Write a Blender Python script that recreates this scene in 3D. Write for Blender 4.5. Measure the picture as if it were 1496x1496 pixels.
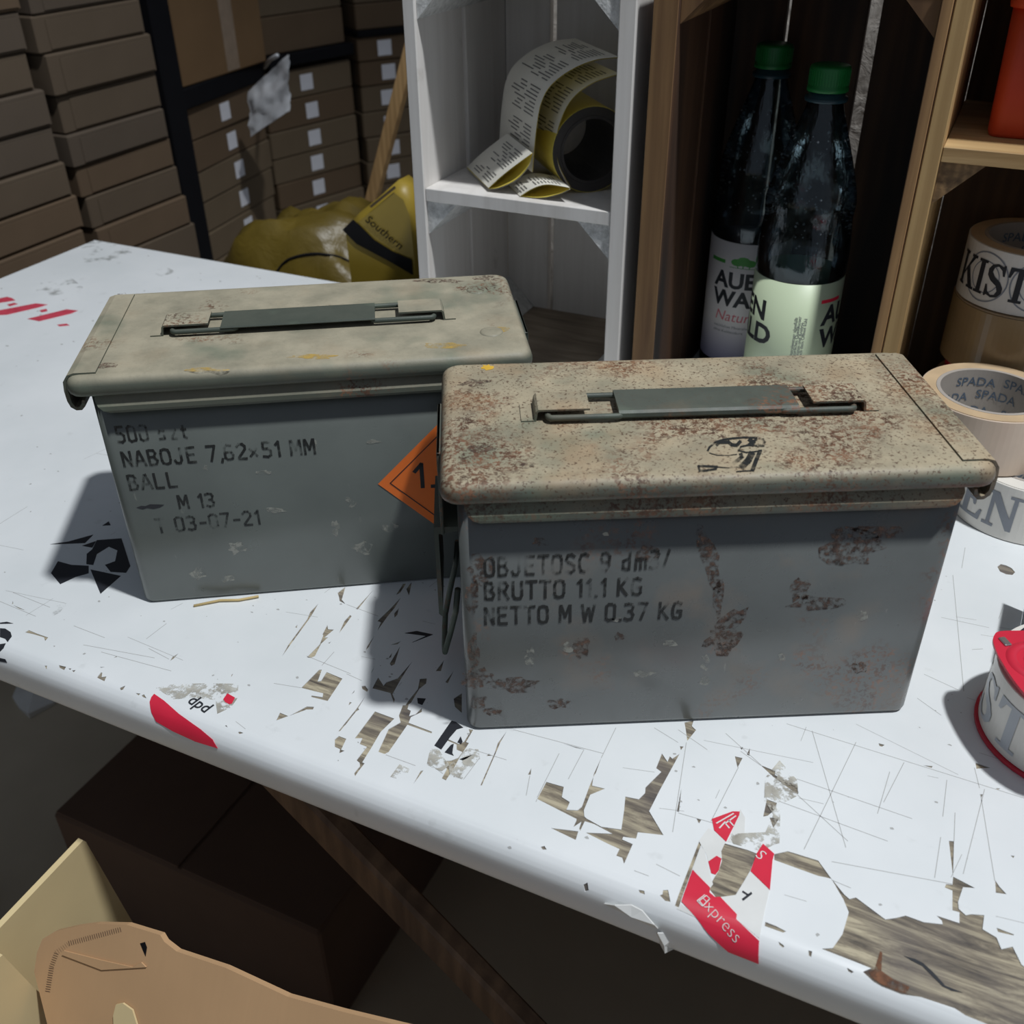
import bpy, bmesh, math, random
from mathutils import Vector, Matrix, noise
from mathutils.geometry import delaunay_2d_cdt

for _o in list(bpy.data.objects):
    bpy.data.objects.remove(_o)
SC = bpy.context.scene
COL = SC.collection
PI = math.pi
Z0 = 0.80                                   # height of the table top above the floor

# ------------------------------------------------------------------ camera
CAM_F = 1475.911                            # focal length for a 1496 px frame
CAM_C = Vector((0.01936, -0.44304, 0.45989))   # above the table top
CAM_R = Matrix(((0.99881689, -0.04772913, -0.00931445),
                (0.03410253, 0.55092701, 0.83385637),
                (0.03466766, 0.83318747, -0.55190289)))   # rows: right, up, forward
cd = bpy.data.cameras.new('camera'); cam = bpy.data.objects.new('camera', cd); COL.objects.link(cam)
cd.sensor_width = 36.0; cd.lens = CAM_F / 1496 * 36.0; cd.clip_start = 0.02; cd.clip_end = 50; cd.dof.use_dof = True; cd.dof.focus_distance = 0.68; cd.dof.aperture_fstop = 12.0
_m = Matrix((CAM_R[0], CAM_R[1], -CAM_R[2])).transposed().to_4x4()
_m.translation = CAM_C + Vector((0, 0, Z0)); cam.matrix_world = _m
SC.camera = cam
# ------------------------------------------------------------------ world and lamp
wd = bpy.data.worlds.new('world'); SC.world = wd; wd.use_nodes = True
bg = wd.node_tree.nodes['Background']; bg.inputs[0].default_value = (0.74, 0.84, 1.0, 1); bg.inputs[1].default_value = 0.20
ld = bpy.data.lights.new('ceiling_lamp', 'SPOT'); lamp = bpy.data.objects.new('ceiling_lamp', ld); COL.objects.link(lamp)
lamp.location = (1.08, -0.60, 3.45 + Z0)
lamp.rotation_euler = (Vector((0.06, 0.0, Z0)) - Vector(lamp.location)).to_track_quat('-Z', 'Y').to_euler()
ld.energy = 462; ld.color = (0.95, 0.98, 1.0); ld.shadow_soft_size = 0.085
ld.spot_size = math.radians(62); ld.spot_blend = 0.85
SC.view_settings.view_transform = 'Standard'; SC.view_settings.look = 'None'
SC.view_settings.exposure = 0.0; SC.view_settings.gamma = 1.0; SC.view_settings.use_curve_mapping = False

# ------------------------------------------------------------------ measuring helpers
TA = math.radians(-28.0)                    # the table and the crates stand 28 degrees off the camera
TV = Vector((math.cos(TA), math.sin(TA), 0)); NV = Vector((-math.sin(TA), math.cos(TA), 0))
def ray(u, v):
    return (CAM_R[0] * ((u - 748) / CAM_F) + CAM_R[1] * (-(v - 748) / CAM_F) + CAM_R[2])
def hit(u, v, nrm, c):
    d = ray(u, v); k = (c - CAM_C.dot(nrm)) / d.dot(nrm); return CAM_C + d * k
def pz(u, v, z=0.0): return hit(u, v, Vector((0, 0, 1)), z)
def pn(u, v, n):                            # -> (t, z) on the upright plane n = const
    p = hit(u, v, NV, n); return (p.dot(TV), p.z)
def pt(u, v, t):                            # -> (n, z) on the upright plane t = const
    p = hit(u, v, TV, t); return (p.dot(NV), p.z)
def W(t, n, z=0.0): return Vector(TV * t + NV * n + Vector((0, 0, z + Z0)))

# ------------------------------------------------------------------ object helpers
def thing(name, label, cat, loc=(0, 0, 0), rotz=0.0, group=None):
    o = bpy.data.objects.new(name, None); COL.objects.link(o); o.empty_display_size = 0.05
    o.location = loc; o.rotation_euler = (0, 0, rotz); o['label'] = label; o['category'] = cat
    if group: o['group'] = group
    return o
def tag(o, label, cat, group=None):
    o['label'] = label; o['category'] = cat
    if group: o['group'] = group
    return o
class MB:
    def __init__(s): s.v = []; s.f = []; s.sm = []
    def add(s, vs, fs, smooth=False):
        b = len(s.v); s.v += [tuple(x) for x in vs]
        for f in fs: s.f.append([b + i for i in f]); s.sm.append(smooth)
        return s
    def box(s, x0, x1, y0, y1, z0, z1, ch=0.0, xf=None):
        if ch <= 0:
            vs = [(x, y, z) for z in (z0, z1) for y in (y0, y1) for x in (x0, x1)]
            fs = [(0, 2, 3, 1), (4, 5, 7, 6), (0, 1, 5, 4), (2, 6, 7, 3), (0, 4, 6, 2), (1, 3, 7, 5)]
        else:
            c = ch; vs = []
            for (zz, k) in ((z0, c), (z0 + c, 0), (z1 - c, 0), (z1, c)):
                a0, a1, b0, b1 = x0 + k, x1 - k, y0 + k, y1 - k
                vs += [(a0 + c, b0, zz), (a1 - c, b0, zz), (a1, b0 + c, zz), (a1, b1 - c, zz), (a1 - c, b1, zz), (a0 + c, b1, zz), (a0, b1 - c, zz), (a0, b0 + c, zz)]
            fs = [tuple(range(7, -1, -1)), tuple(range(24, 32))]
            for r in range(3):
                for i in range(8):
                    j = (i + 1) % 8; fs.append((r * 8 + i, r * 8 + j, r * 8 + 8 + j, r * 8 + 8 + i))
        if xf is not None: vs = [xf @ Vector(v) for v in vs]
        return s.add(vs, fs)
    def prism(s, poly, a, b, axis='z', xf=None):       # poly in the two other axes (x,y) / (x,z) / (y,z)
        n = len(poly)
        def P(p, h):
            return {'z': (p[0], p[1], h), 'y': (p[0], h, p[1]), 'x': (h, p[0], p[1])}[axis]
        vs = [P(p, a) for p in poly] + [P(p, b) for p in poly]
        if xf is not None: vs = [xf @ Vector(v) for v in vs]
        fs = [tuple(range(n)), tuple(range(2 * n - 1, n - 1, -1))] + [(i, i + n, (i + 1) % n + n, (i + 1) % n) for i in range(n)]
        return s.add(vs, fs)
    def lathe(s, prof, seg=40, cx=0.0, cy=0.0, closed=False, smooth=True, xf=None):
        n = len(prof); vs = []
        for i in range(seg):
            a = 2 * PI * i / seg; ca, sa = math.cos(a), math.sin(a)
            vs += [(cx + r * ca, cy + r * sa, z) for r, z in prof]
        if xf is not None: vs = [xf @ Vector(v) for v in vs]
        fs = []
        for i in range(seg):
            j = (i + 1) % seg
            for k in range(n if closed else n - 1):
                k2 = (k + 1) % n; fs.append((i * n + k, j * n + k, j * n + k2, i * n + k2))
        return s.add(vs, fs, smooth)
    def tube(s, path, r, seg=8, closed=False):
        path = [Vector(p) for p in path]; n = len(path); vs = []; up0 = None
        for i, p in enumerate(path):
            a = path[(i - 1) % n] if (closed or i > 0) else p; b = path[(i + 1) % n] if (closed or i < n - 1) else p
            d = (b - a).normalized(); ref = up0 if up0 is not None else (Vector((0, 0, 1)) if abs(d.z) < .9 else Vector((1, 0, 0)))
            x = d.cross(ref).normalized(); y = x.cross(d).normalized(); up0 = y
            vs += [p + x * (r * math.cos(2 * PI * k / seg)) + y * (r * math.sin(2 * PI * k / seg)) for k in range(seg)]
        fs = []
        for i in range(n if closed else n - 1):
            j = (i + 1) % n
            for k in range(seg):
                l = (k + 1) % seg; fs.append((i * seg + k, i * seg + l, j * seg + l, j * seg + k))
        if not closed: fs += [tuple(range(seg))[::-1], tuple(range((n - 1) * seg, n * seg))]
        return s.add(vs, fs, True)
    def rings(s, rings, cap0=True, cap1=True, smooth=True):
        n = len(rings[0]); vs = [p for r in rings for p in r]; fs = []
        for i in range(len(rings) - 1):
            for k in range(n):
                l = (k + 1) % n; fs.append((i * n + k, i * n + l, (i + 1) * n + l, (i + 1) * n + k))
        s.add(vs, fs, smooth); b = len(s.v) - len(vs)
        if cap0: s.f.append([b + i for i in range(n)][::-1]); s.sm.append(False)
        if cap1: s.f.append([b + (len(rings) - 1) * n + i for i in range(n)]); s.sm.append(False)
        return s
    def mesh(s, name, recalc=True):
        me = bpy.data.meshes.new(name); me.from_pydata([tuple(v) for v in s.v], [], s.f)
        me.polygons.foreach_set('use_smooth', s.sm)
        if recalc:
            bm = bmesh.new(); bm.from_mesh(me); bmesh.ops.recalc_face_normals(bm, faces=bm.faces); bm.to_mesh(me); bm.free()
        me.update(); return me
    def build(s, name, mat, parent=None, recalc=True):
        me = s.mesh(name, recalc); me.materials.append(mat)
        o = bpy.data.objects.new(name, me); COL.objects.link(o)
        if parent is not None: o.parent = parent
        return o
def structure(o): o['kind'] = 'structure'; return o
def copy_tree(o, parent=None):
    c = o.copy(); COL.objects.link(c); c.parent = parent
    for ch in o.children: copy_tree(ch, c)
    return c

# ------------------------------------------------------------------ materials
def rgb(r, g, b):                           # sRGB 0-255 -> linear
    f = lambda c: (c / 255 / 12.92) if c / 255 <= 0.04045 else ((c / 255 + 0.055) / 1.055) ** 2.4
    return (f(r), f(g), f(b), 1.0)
class Mat:
    def __init__(s, name, rough=0.6, metal=0.0, spec=0.5):
        s.m = bpy.data.materials.new(name); s.m.use_nodes = True; s.t = s.m.node_tree; s.N = s.t.nodes; s.L = s.t.links
        s.b = s.N['Principled BSDF']; s.b.inputs['Roughness'].default_value = rough; s.b.inputs['Metallic'].default_value = metal
        s.b.inputs['Specular IOR Level'].default_value = spec; s.tc = s.N.new('ShaderNodeTexCoord'); s.h = None
    def vec(s, scale=(1, 1, 1), rot=(0, 0, 0)):
        mp = s.N.new('ShaderNodeMapping'); mp.inputs['Scale'].default_value = scale; mp.inputs['Rotation'].default_value = rot
        s.L.new(s.tc.outputs['Object'], mp.inputs['Vector']); return mp.outputs[0]
    def noise(s, scale, detail=4, rough=0.55, vec=None, dist=0.0):
        n = s.N.new('ShaderNodeTexNoise'); n.inputs['Scale'].default_value = scale; n.inputs['Detail'].default_value = detail
        n.inputs['Roughness'].default_value = rough; n.inputs['Distortion'].default_value = dist
        s.L.new(vec if vec is not None else s.tc.outputs['Object'], n.inputs['Vector']); return n.outputs['Fac']
    def wave(s, scale, dist, vec, detail=3, dscale=1.0, prof='SIN', direction='X'):
        n = s.N.new('ShaderNodeTexWave'); n.inputs['Scale'].default_value = scale; n.inputs['Distortion'].default_value = dist
        n.inputs['Detail'].default_value = detail; n.inputs['Detail Scale'].default_value = dscale; n.wave_profile = prof; n.bands_direction = direction
        s.L.new(vec, n.inputs['Vector']); return n.outputs['Fac']
    def ramp(s, fac, stops):
        r = s.N.new('ShaderNodeValToRGB'); e = r.color_ramp.elements
        while len(e) < len(stops): e.new(0.5)
        for el, (p, c) in zip(e, stops):
            el.position = p; el.color = c if not isinstance(c, (int, float)) else (c, c, c, 1)
        s.L.new(fac, r.inputs[0]); return r.outputs[0]
    def mix(s, fac, a, b, mode='MIX'):
        n = s.N.new('ShaderNodeMix'); n.data_type = 'RGBA'; n.blend_type = mode
        for sock, val in ((n.inputs[0], fac), (n.inputs[6], a), (n.inputs[7], b)):
            if isinstance(val, bpy.types.NodeSocket): s.L.new(val, sock)
            else: sock.default_value = val
        return n.outputs[2]
    def mul(s, a, b):
        n = s.N.new('ShaderNodeMath'); n.operation = 'MULTIPLY'
        for sock, val in ((n.inputs[0], a), (n.inputs[1], b)):
            if isinstance(val, bpy.types.NodeSocket): s.L.new(val, sock)
            else: sock.default_value = val
        return n.outputs[0]
    def color(s, c):
        if isinstance(c, bpy.types.NodeSocket): s.L.new(c, s.b.inputs['Base Color'])
        else: s.b.inputs['Base Color'].default_value = c
        return s
    def rough(s, r):
        s.L.new(r, s.b.inputs['Roughness']); return s
    def bump(s, h, strength=0.3, dist=0.001):
        n = s.N.new('ShaderNodeBump'); n.inputs['Strength'].default_value = strength; n.inputs['Distance'].default_value = dist
        s.L.new(h, n.inputs['Height']); s.L.new(n.outputs[0], s.b.inputs['Normal']); return s
    def alpha(s, a):
        s.L.new(a, s.b.inputs['Alpha']); return s
def plain(name, c, rough=0.6, var=0.12, scale=40, **k):
    m = Mat(name, rough, **k); n = m.noise(scale)
    d = tuple(x * (1 - var) for x in c[:3]) + (1,); l = tuple(min(1, x * (1 + var)) for x in c[:3]) + (1,)
    m.color(m.ramp(n, [(0.3, d), (0.7, l)])); return m.m

def make_materials():
    M = {}
    m = Mat('white_film', 0.33); a = m.noise(7, 5); b = m.noise(60, 3)
    c = m.ramp(a, [(0.3, (0.70, 0.73, 0.74, 1)), (0.65, (0.80, 0.82, 0.83, 1))])
    m.color(m.mix(m.ramp(b, [(0.66, 0.0), (0.78, 0.35)]), c, (0.50, 0.51, 0.50, 1))); m.bump(m.noise(18, 2), 0.25, 0.0006); M['film'] = m.m
    m = Mat('bare_table_wood', 0.75); v = m.vec((18, 160, 18), (0, 0, math.radians(-12))); g = m.noise(1.0, 6, 0.7, v, 0.6); g2 = m.noise(14, 3)
    c = m.ramp(g, [(0.33, rgb(78, 72, 66)), (0.47, rgb(128, 118, 102)), (0.62, rgb(184, 173, 148))])
    m.color(m.mix(m.ramp(g2, [(0.45, 0.0), (0.68, 0.6)]), c, rgb(88, 82, 84))); m.bump(g, 0.6, 0.001); M['barewood'] = m.m
    M['ink'] = plain('black_ink', (0.018, 0.02, 0.026, 1), 0.55)
    m = Mat('cut_mark', 0.7); m.color((0.42, 0.42, 0.41, 1)); M['cut'] = m.m
    M['red'] = plain('red_print', rgb(214, 40, 66), 0.4, 0.06); M['redfade'] = plain('faded_red_print', rgb(196, 66, 84), 0.5, 0.15, 90)
    M['paper'] = plain('white_paper', (0.72, 0.72, 0.70, 1), 0.6, 0.05); M['residue'] = None
    m = Mat('glue_residue', 0.5); n = m.noise(110, 6, 0.7); m.color(m.ramp(m.noise(50, 4), [(0.3, rgb(140, 132, 118)), (0.7, rgb(216, 214, 204))])); m.alpha(m.ramp(n, [(0.46, 0.0), (0.56, 0.85)])); M['residue'] = m.m
    m = Mat('dirt_smudge', 0.7); n = m.noise(45, 5, 0.65); m.color(rgb(120, 120, 112)); m.alpha(m.ramp(n, [(0.52, 0.0), (0.68, 0.55)])); M['smudge'] = m.m
    # --- ammunition boxes
    def steel(name, dusty, rust, base=(0.058, 0.072, 0.062, 1), dust=rgb(176, 167, 145), gloss=(0.42, 0.62)):
        m = Mat(name, 0.5); n1 = m.noise(9, 5); n2 = m.noise(28, 6, 0.65); n3 = m.noise(330, 4, 0.75)
        c = m.ramp(n1, [(0.3, tuple(x * 0.85 for x in base[:3]) + (1,)), (0.7, tuple(x * 1.2 for x in base[:3]) + (1,))])
        if dusty:
            ge = m.N.new('ShaderNodeNewGeometry'); sp = m.N.new('ShaderNodeSeparateXYZ'); m.L.new(ge.outputs['Normal'], sp.inputs[0]); up = m.ramp(sp.outputs[2], [(0.30, 0.06), (0.92, 1.0)])
            c = m.mix(m.mul(up, m.ramp(n2, [(0.30, dusty * 0.55), (0.62, dusty)])), c, dust)
            c = m.mix(m.ramp(m.noise(16, 3), [(0.54, 0.0), (0.66, 0.55)]), c, rgb(104, 116, 100))
        if rust:
            k = m.mul(m.ramp(m.noise(13, 4), [(0.58 - 0.25 * rust, 0.0), (0.66 - 0.22 * rust, 1.0)]), m.ramp(n3, [(0.50 - 0.08 * rust, 0.0), (0.58 - 0.06 * rust, 1.0)]))
            c = m.mix(k, c, m.ramp(m.noise(90, 3), [(0.35, rgb(74, 54, 44)), (0.65, rgb(130, 94, 72))]))
            k2 = m.ramp(m.noise(20, 4), [(0.55 - 0.1 * rust, 0.0), (0.72 - 0.1 * rust, 0.6 * min(1, rust + .2))]); c = m.mix(k2, c, rgb(166, 130, 94))
            k3 = m.ramp(m.noise(520, 3, 0.6), [(0.60 - 0.06 * rust, 0.0), (0.66 - 0.06 * rust, min(1, rust * 2))]); c = m.mix(k3, c, rgb(84, 62, 48))
        sc = m.noise(1, 5, 0.6, m.vec((220, 40, 60))); c = m.mix(m.ramp(sc, [(0.70, 0.0), (0.76, 0.35)]), c, rgb(150, 150, 140))
        m.color(c); m.rough(m.ramp(n2, [(0.3, gloss[0]), (0.7, gloss[1])])); m.b.inputs['Specular IOR Level'].default_value = 0.35 if dusty else 0.9; m.bump(n3, 0.25 if dusty else 0.08, 0.0006); return m.m
    M['bodyA'] = steel('olive_painted_steel', 0.0, 0.0, (0.105, 0.118, 0.107, 1), gloss=(0.26, 0.38)); M['bodyB'] = steel('olive_steel_rusty', 0.0, 0.06, (0.108, 0.116, 0.112, 1), gloss=(0.24, 0.36))
    M['lidA'] = steel('dusty_olive_lid', 0.92, 0.05, (0.085, 0.098, 0.078, 1)); M['lidB'] = steel('rust_speckled_lid', 0.90, 0.40, (0.085, 0.098, 0.082, 1), rgb(184, 170, 143))
    M['handleA'] = steel('olive_handle', 0.10, 0.0, (0.05, 0.065, 0.055, 1)); M['handleB'] = steel('worn_olive_handle', 0.10, 0.12, (0.06, 0.075, 0.065, 1))
    m = Mat('orange_rust', 0.85); m.color(m.ramp(m.noise(160, 4), [(0.3, rgb(84, 58, 44)), (0.7, rgb(140, 94, 66))])); m.alpha(m.ramp(m.noise(120, 5, 0.7), [(0.34, 0.0), (0.52, 0.9)])); M['rust'] = m.m; M['seam'] = plain('rusty_seam', rgb(96, 70, 52), 0.8, 0.35, 150)
    m = Mat('yellow_scuff', 0.6); m.color(rgb(200, 166, 84)); m.alpha(m.ramp(m.noise(120, 5, 0.65), [(0.40, 0.0), (0.62, 0.75)])); M['yellowpaint'] = m.m; M['yellowdot'] = plain('yellow_paint', rgb(216, 172, 60), 0.6)
    m = Mat('stencil_ink', 0.6); m.color((0.012, 0.014, 0.014, 1)); m.alpha(m.ramp(m.noise(95, 5, 0.65), [(0.36, 0.1), (0.52, 0.92)])); M['stencil'] = m.m
    m = Mat('faint_stencil_ink', 0.6); m.color((0.016, 0.018, 0.018, 1)); m.alpha(m.ramp(m.noise(70, 5, 0.65), [(0.40, 0.05), (0.58, 0.8)])); M['stencil2'] = m.m
    m = Mat('paint_scrape', 0.6); m.color(rgb(170, 170, 160)); m.alpha(m.ramp(m.noise(160, 4, 0.6), [(0.42, 0.0), (0.58, 0.7)])); M['scrape'] = m.m
    m = Mat('rust_patch', 0.85); m.color(m.ramp(m.noise(200, 4), [(0.35, rgb(62, 48, 42)), (0.65, rgb(118, 92, 78))])); m.alpha(m.ramp(m.noise(300, 5, 0.75), [(0.44, 0.0), (0.60, 0.85)])); M['rustpatch'] = m.m
    M['orange'] = plain('orange_label', rgb(248, 124, 48), 0.5, 0.05)
    # --- wood
    def wood(name, dark, light, k=(40, 40, 3), rough=0.7, char=0.0, rot=(0, 0, 0)):
        m = Mat(name, rough); v = m.vec(k, rot); g = m.noise(1.0, 6, 0.6, v, 0.5); w = m.wave(0.55, 3.0, v, 3, 1.0)
        c = m.ramp(g, [(0.3, dark), (0.7, light)]); c = m.mix(m.ramp(w, [(0.1, 0.0), (0.9, 0.45)]), c, dark)
        if char: c = m.mix(m.ramp(m.noise(1.0, 3, 0.5, m.vec((14, 14, 2.2), rot)), [(0.38, char), (0.60, 0.0)]), c, (0.012, 0.009, 0.008, 1))
        m.color(c); m.bump(g, 0.5, 0.0012); return m.m
    M['burnt'] = wood('scorched_wood', rgb(62, 40, 26), rgb(122, 86, 56), char=0.95); M['burntedge'] = wood('scorched_edge_wood', rgb(96, 66, 40), rgb(176, 138, 92), char=0.35)
    M['natural'] = wood('natural_pine', rgb(150, 118, 74), rgb(214, 182, 128)); M['natural_dark'] = wood('shaded_pine_back', rgb(70, 50, 32), rgb(116, 86, 56)); M['natural_h'] = wood('natural_pine_shelf', rgb(160, 128, 84), rgb(214, 184, 134), (3, 40, 60))  # back boards: same pine, with the crate interior's shade put into the colour
    M['endgrain'] = wood('rough_sawn_block', rgb(86, 66, 44), rgb(158, 126, 86), (90, 20, 130))
    M['dirtywood'] = wood('dirty_crate_floor', rgb(112, 98, 84), rgb(176, 160, 140), (8, 60, 60))
    M['lath'] = wood('pale_lath', rgb(150, 116, 74), rgb(206, 168, 116), (60, 60, 4)); M['brace'] = wood('table_timber', rgb(92, 72, 58), rgb(150, 120, 94), (40, 40, 6))
    m = Mat('white_paint_on_wood', 0.55); v = m.vec((50, 50, 3)); g = m.noise(1, 5, 0.6, v); c = m.ramp(g, [(0.25, (0.62, 0.585, 0.55, 1)), (0.6, (0.76, 0.73, 0.70, 1))])
    m.color(m.mix(m.ramp(m.noise(30, 4), [(0.66, 0.0), (0.8, 0.4)]), c, rgb(150, 140, 126))); m.bump(g, 0.4, 0.0008); M['whitewood'] = m.m
    m = Mat('rough_white_block', 0.8); n = m.noise(160, 5, 0.7); m.color(m.ramp(n, [(0.3, (0.42, 0.42, 0.41, 1)), (0.6, (0.72, 0.72, 0.71, 1))])); m.bump(n, 1.0, 0.002); M['whiteblock'] = m.m
    # --- cardboard
    def card(name, c, var=0.1):
        m = Mat(name, 0.85, spec=0.2); n = m.noise(6, 4); f = m.noise(1, 3, 0.5, m.vec((260, 20, 20)))
        a = tuple(x * (1 - var) for x in c[:3]) + (1,); b = tuple(x * (1 + var) for x in c[:3]) + (1,)
        m.color(m.mix(m.ramp(f, [(0.3, 0.0), (0.8, 0.18)]), m.ramp(n, [(0.3, a), (0.7, b)]), a)); m.bump(f, 0.15, 0.0006); return m.m
    M['card'] = [card('cardboard_%s' % s, c) for s, c in (('plain', rgb(98, 85, 71)), ('warm', rgb(103, 86, 69)), ('grey', rgb(93, 82, 71)))]
    M['card_rear'] = [card('cardboard_rear_%s' % s, c) for s, c in (('dull', rgb(112, 97, 78)), ('brown', rgb(106, 88, 69)))]
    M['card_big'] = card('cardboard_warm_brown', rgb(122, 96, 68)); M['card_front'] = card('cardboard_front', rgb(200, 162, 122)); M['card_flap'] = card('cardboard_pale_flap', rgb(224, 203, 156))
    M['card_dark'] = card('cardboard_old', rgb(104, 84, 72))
    M['tapestrip'] = plain('clear_parcel_tape', rgb(150, 130, 110), 0.25)
    # --- others
    M['black'] = plain('black_steel', (0.004, 0.004, 0.006, 1), 0.8, spec=0.2); M['concrete'] = None
    m = Mat('stained_concrete', 0.85); n = m.noise(2.2, 6, 0.6); m.color(m.ramp(n, [(0.3, rgb(176, 164, 144)), (0.7, rgb(204, 192, 170))])); m.bump(m.noise(80, 4), 0.2, 0.001); M['concrete'] = m.m
    M['wall'] = plain('grey_wall', rgb(96, 92, 88), 0.9)
    m = Mat('yellow_plastic_sack', 0.42); n = m.noise(7, 4); m.color(m.ramp(n, [(0.3, rgb(76, 63, 20)), (0.7, rgb(112, 94, 32))])); m.bump(m.noise(16, 4, 0.6, dist=1.5), 0.5, 0.006); M['sack'] = m.m
    M['sack2'] = plain('bright_yellow_bag', rgb(158, 134, 48), 0.45, 0.12, 9); M['sackband'] = plain('black_sack_print', (0.008, 0.008, 0.009, 1), 0.7, spec=0.2); M['sackline'] = plain('brown_sack_print', rgb(70, 52, 16), 0.4)
    m = Mat('silver_foil', 0.4, 0.1); m.color(m.ramp(m.noise(25, 4), [(0.3, rgb(200, 202, 206)), (0.7, rgb(238, 240, 244))])); M['foil'] = m.m
    m = Mat('wrinkled_grey_film', 0.3); n = m.noise(30, 5, 0.6, dist=2.0); m.color(m.ramp(n, [(0.3, rgb(150, 142, 134)), (0.7, rgb(214, 208, 200))])); m.bump(n, 0.5, 0.004); M['wrap'] = m.m
    M['sticker'] = plain('white_box_label', rgb(232, 232, 238), 0.6, 0.03)
    # bottle plastic: mostly clear with a glossy skin
    def clear(name, tint, gl=0.12):
        m = bpy.data.materials.new(name); m.use_nodes = True; t = m.node_tree; t.nodes.clear()
        o = t.nodes.new('ShaderNodeOutputMaterial'); tr = t.nodes.new('ShaderNodeBsdfTransparent'); g = t.nodes.new('ShaderNodeBsdfGlossy')
        tr.inputs[0].default_value = tint; g.inputs['Roughness'].default_value = 0.06; g.inputs[0].default_value = (0.9, 0.95, 1, 1)
        fr = t.nodes.new('ShaderNodeFresnel'); fr.inputs[0].default_value = 1.5; mx = t.nodes.new('ShaderNodeMixShader')
        n = t.nodes.new('ShaderNodeTexNoise'); n.inputs['Scale'].default_value = 30; bp = t.nodes.new('ShaderNodeBump'); bp.inputs['Strength'].default_value = 0.2; bp.inputs['Distance'].default_value = 0.002
        t.links.new(n.outputs[0], bp.inputs['Height']); t.links.new(bp.outputs[0], g.inputs['Normal'])
        t.links.new(fr.outputs[0], mx.inputs[0]); t.links.new(tr.outputs[0], mx.inputs[1]); t.links.new(g.outputs[0], mx.inputs[2]); t.links.new(mx.outputs[0], o.inputs[0]); return m
    M['pet'] = clear('clear_bottle_plastic', (0.80, 0.85, 0.86, 1)); M['tapefilm'] = clear('clear_tape_film', (0.93, 0.93, 0.92, 1))
    M['droplet'] = plain('water_droplet', (0.45, 0.48, 0.50, 1), 0.08, 0.3, 300); M['drink'] = plain('dark_blue_grey_liquid', rgb(64, 72, 88), 0.1, 0.1)
    M['cap'] = plain('green_cap_plastic', rgb(26, 112, 52), 0.4, 0.05); M['neckring'] = plain('dark_teal_plastic', rgb(40, 66, 74), 0.3, 0.05)
    m = Mat('white_lilac_label', 0.4); gr = m.N.new('ShaderNodeSeparateXYZ'); m.L.new(m.tc.outputs['Object'], gr.inputs[0])
    mr = m.N.new('ShaderNodeMapRange'); mr.inputs[1].default_value = 0.02; mr.inputs[2].default_value = 0.075; m.L.new(gr.outputs[2], mr.inputs[0]); m.color(m.ramp(mr.outputs[0], [(0.0, rgb(160, 158, 196)), (0.8, rgb(236, 232, 230))])); M['lab1'] = m.m
    M['lab2'] = plain('pale_green_label', rgb(208, 222, 188), 0.4, 0.03, 12); M['leaf'] = plain('green_print', rgb(62, 138, 58), 0.5); M['pink'] = plain('pink_print', rgb(222, 118, 128), 0.5); M['greyink'] = plain('grey_print', rgb(120, 122, 126), 0.5)
    M['tape_w'] = plain('white_tape', rgb(228, 224, 216), 0.25, 0.04, 20); M['tape_b'] = plain('brown_tape', rgb(150, 126, 92), 0.22, 0.08, 20); M['tape_side'] = plain('tape_roll_side', rgb(198, 172, 138), 0.5, 0.08, 60); M['tape_t'] = plain('beige_tape', rgb(206, 186, 166), 0.3, 0.06, 30)
    M['core'] = plain('cardboard_core', rgb(168, 160, 152), 0.7, 0.05, 60); M['greyletter'] = plain('grey_letter_print', rgb(134, 138, 146), 0.35, 0.05); M['blueink'] = plain('blue_grey_print', rgb(88, 104, 122), 0.5)
    M['greypale'] = plain('pale_grey_letter_print', rgb(176, 180, 186), 0.35, 0.04); M['redplastic'] = plain('red_plastic', rgb(206, 44, 66), 0.35, 0.04); M['darkring'] = plain('dark_grey_plastic', rgb(62, 66, 80), 0.45, 0.05); M['orangeplastic'] = plain('orange_red_plastic', rgb(206, 70, 36), 0.45, 0.06, 12); M['metal'] = plain('bright_steel', rgb(190, 190, 190), 0.25, 0.1, metal=0.8)
    M['labelwhite'] = plain('label_paper', rgb(232, 228, 216), 0.55, 0.03); M['labelyellow'] = plain('yellow_backing_paper', rgb(226, 206, 92), 0.5, 0.05); M['rolldark'] = plain('dark_roll_side', rgb(60, 56, 54), 0.6, 0.1); M['print'] = plain('label_print', rgb(120, 118, 114), 0.6)
    M['straw'] = plain('wood_sliver', rgb(200, 176, 124), 0.8)
    return M
M = make_materials()

# ------------------------------------------------------------------ lettering
def font_mesh(txt, bold=0.0, shear=0.0):
    """2D triangulated lettering: ([(x,y)], faces), cap height about 0.7"""
    cu = bpy.data.curves.new('lettering', 'FONT'); cu.body = txt; cu.offset = bold; cu.shear = shear; cu.resolution_u = 3
    ob = bpy.data.objects.new('lettering', cu); COL.objects.link(ob); dg = bpy.context.evaluated_depsgraph_get(); dg.update()
    me = bpy.data.meshes.new_from_object(ob.evaluated_get(dg)); bm = bmesh.new(); bm.from_mesh(me); bmesh.ops.triangulate(bm, faces=bm.faces)
    vs = [(v.co.x, v.co.y) for v in bm.verts]; fs = [[v.index for v in f.verts] for f in bm.faces]
    bm.free(); bpy.data.meshes.remove(me); bpy.data.objects.remove(ob); bpy.data.curves.remove(cu); return vs, fs
def text_extent(vs):
    xs = [v[0] for v in vs]; ys = [v[1] for v in vs]; return min(xs), max(xs), min(ys), max(ys)
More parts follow.
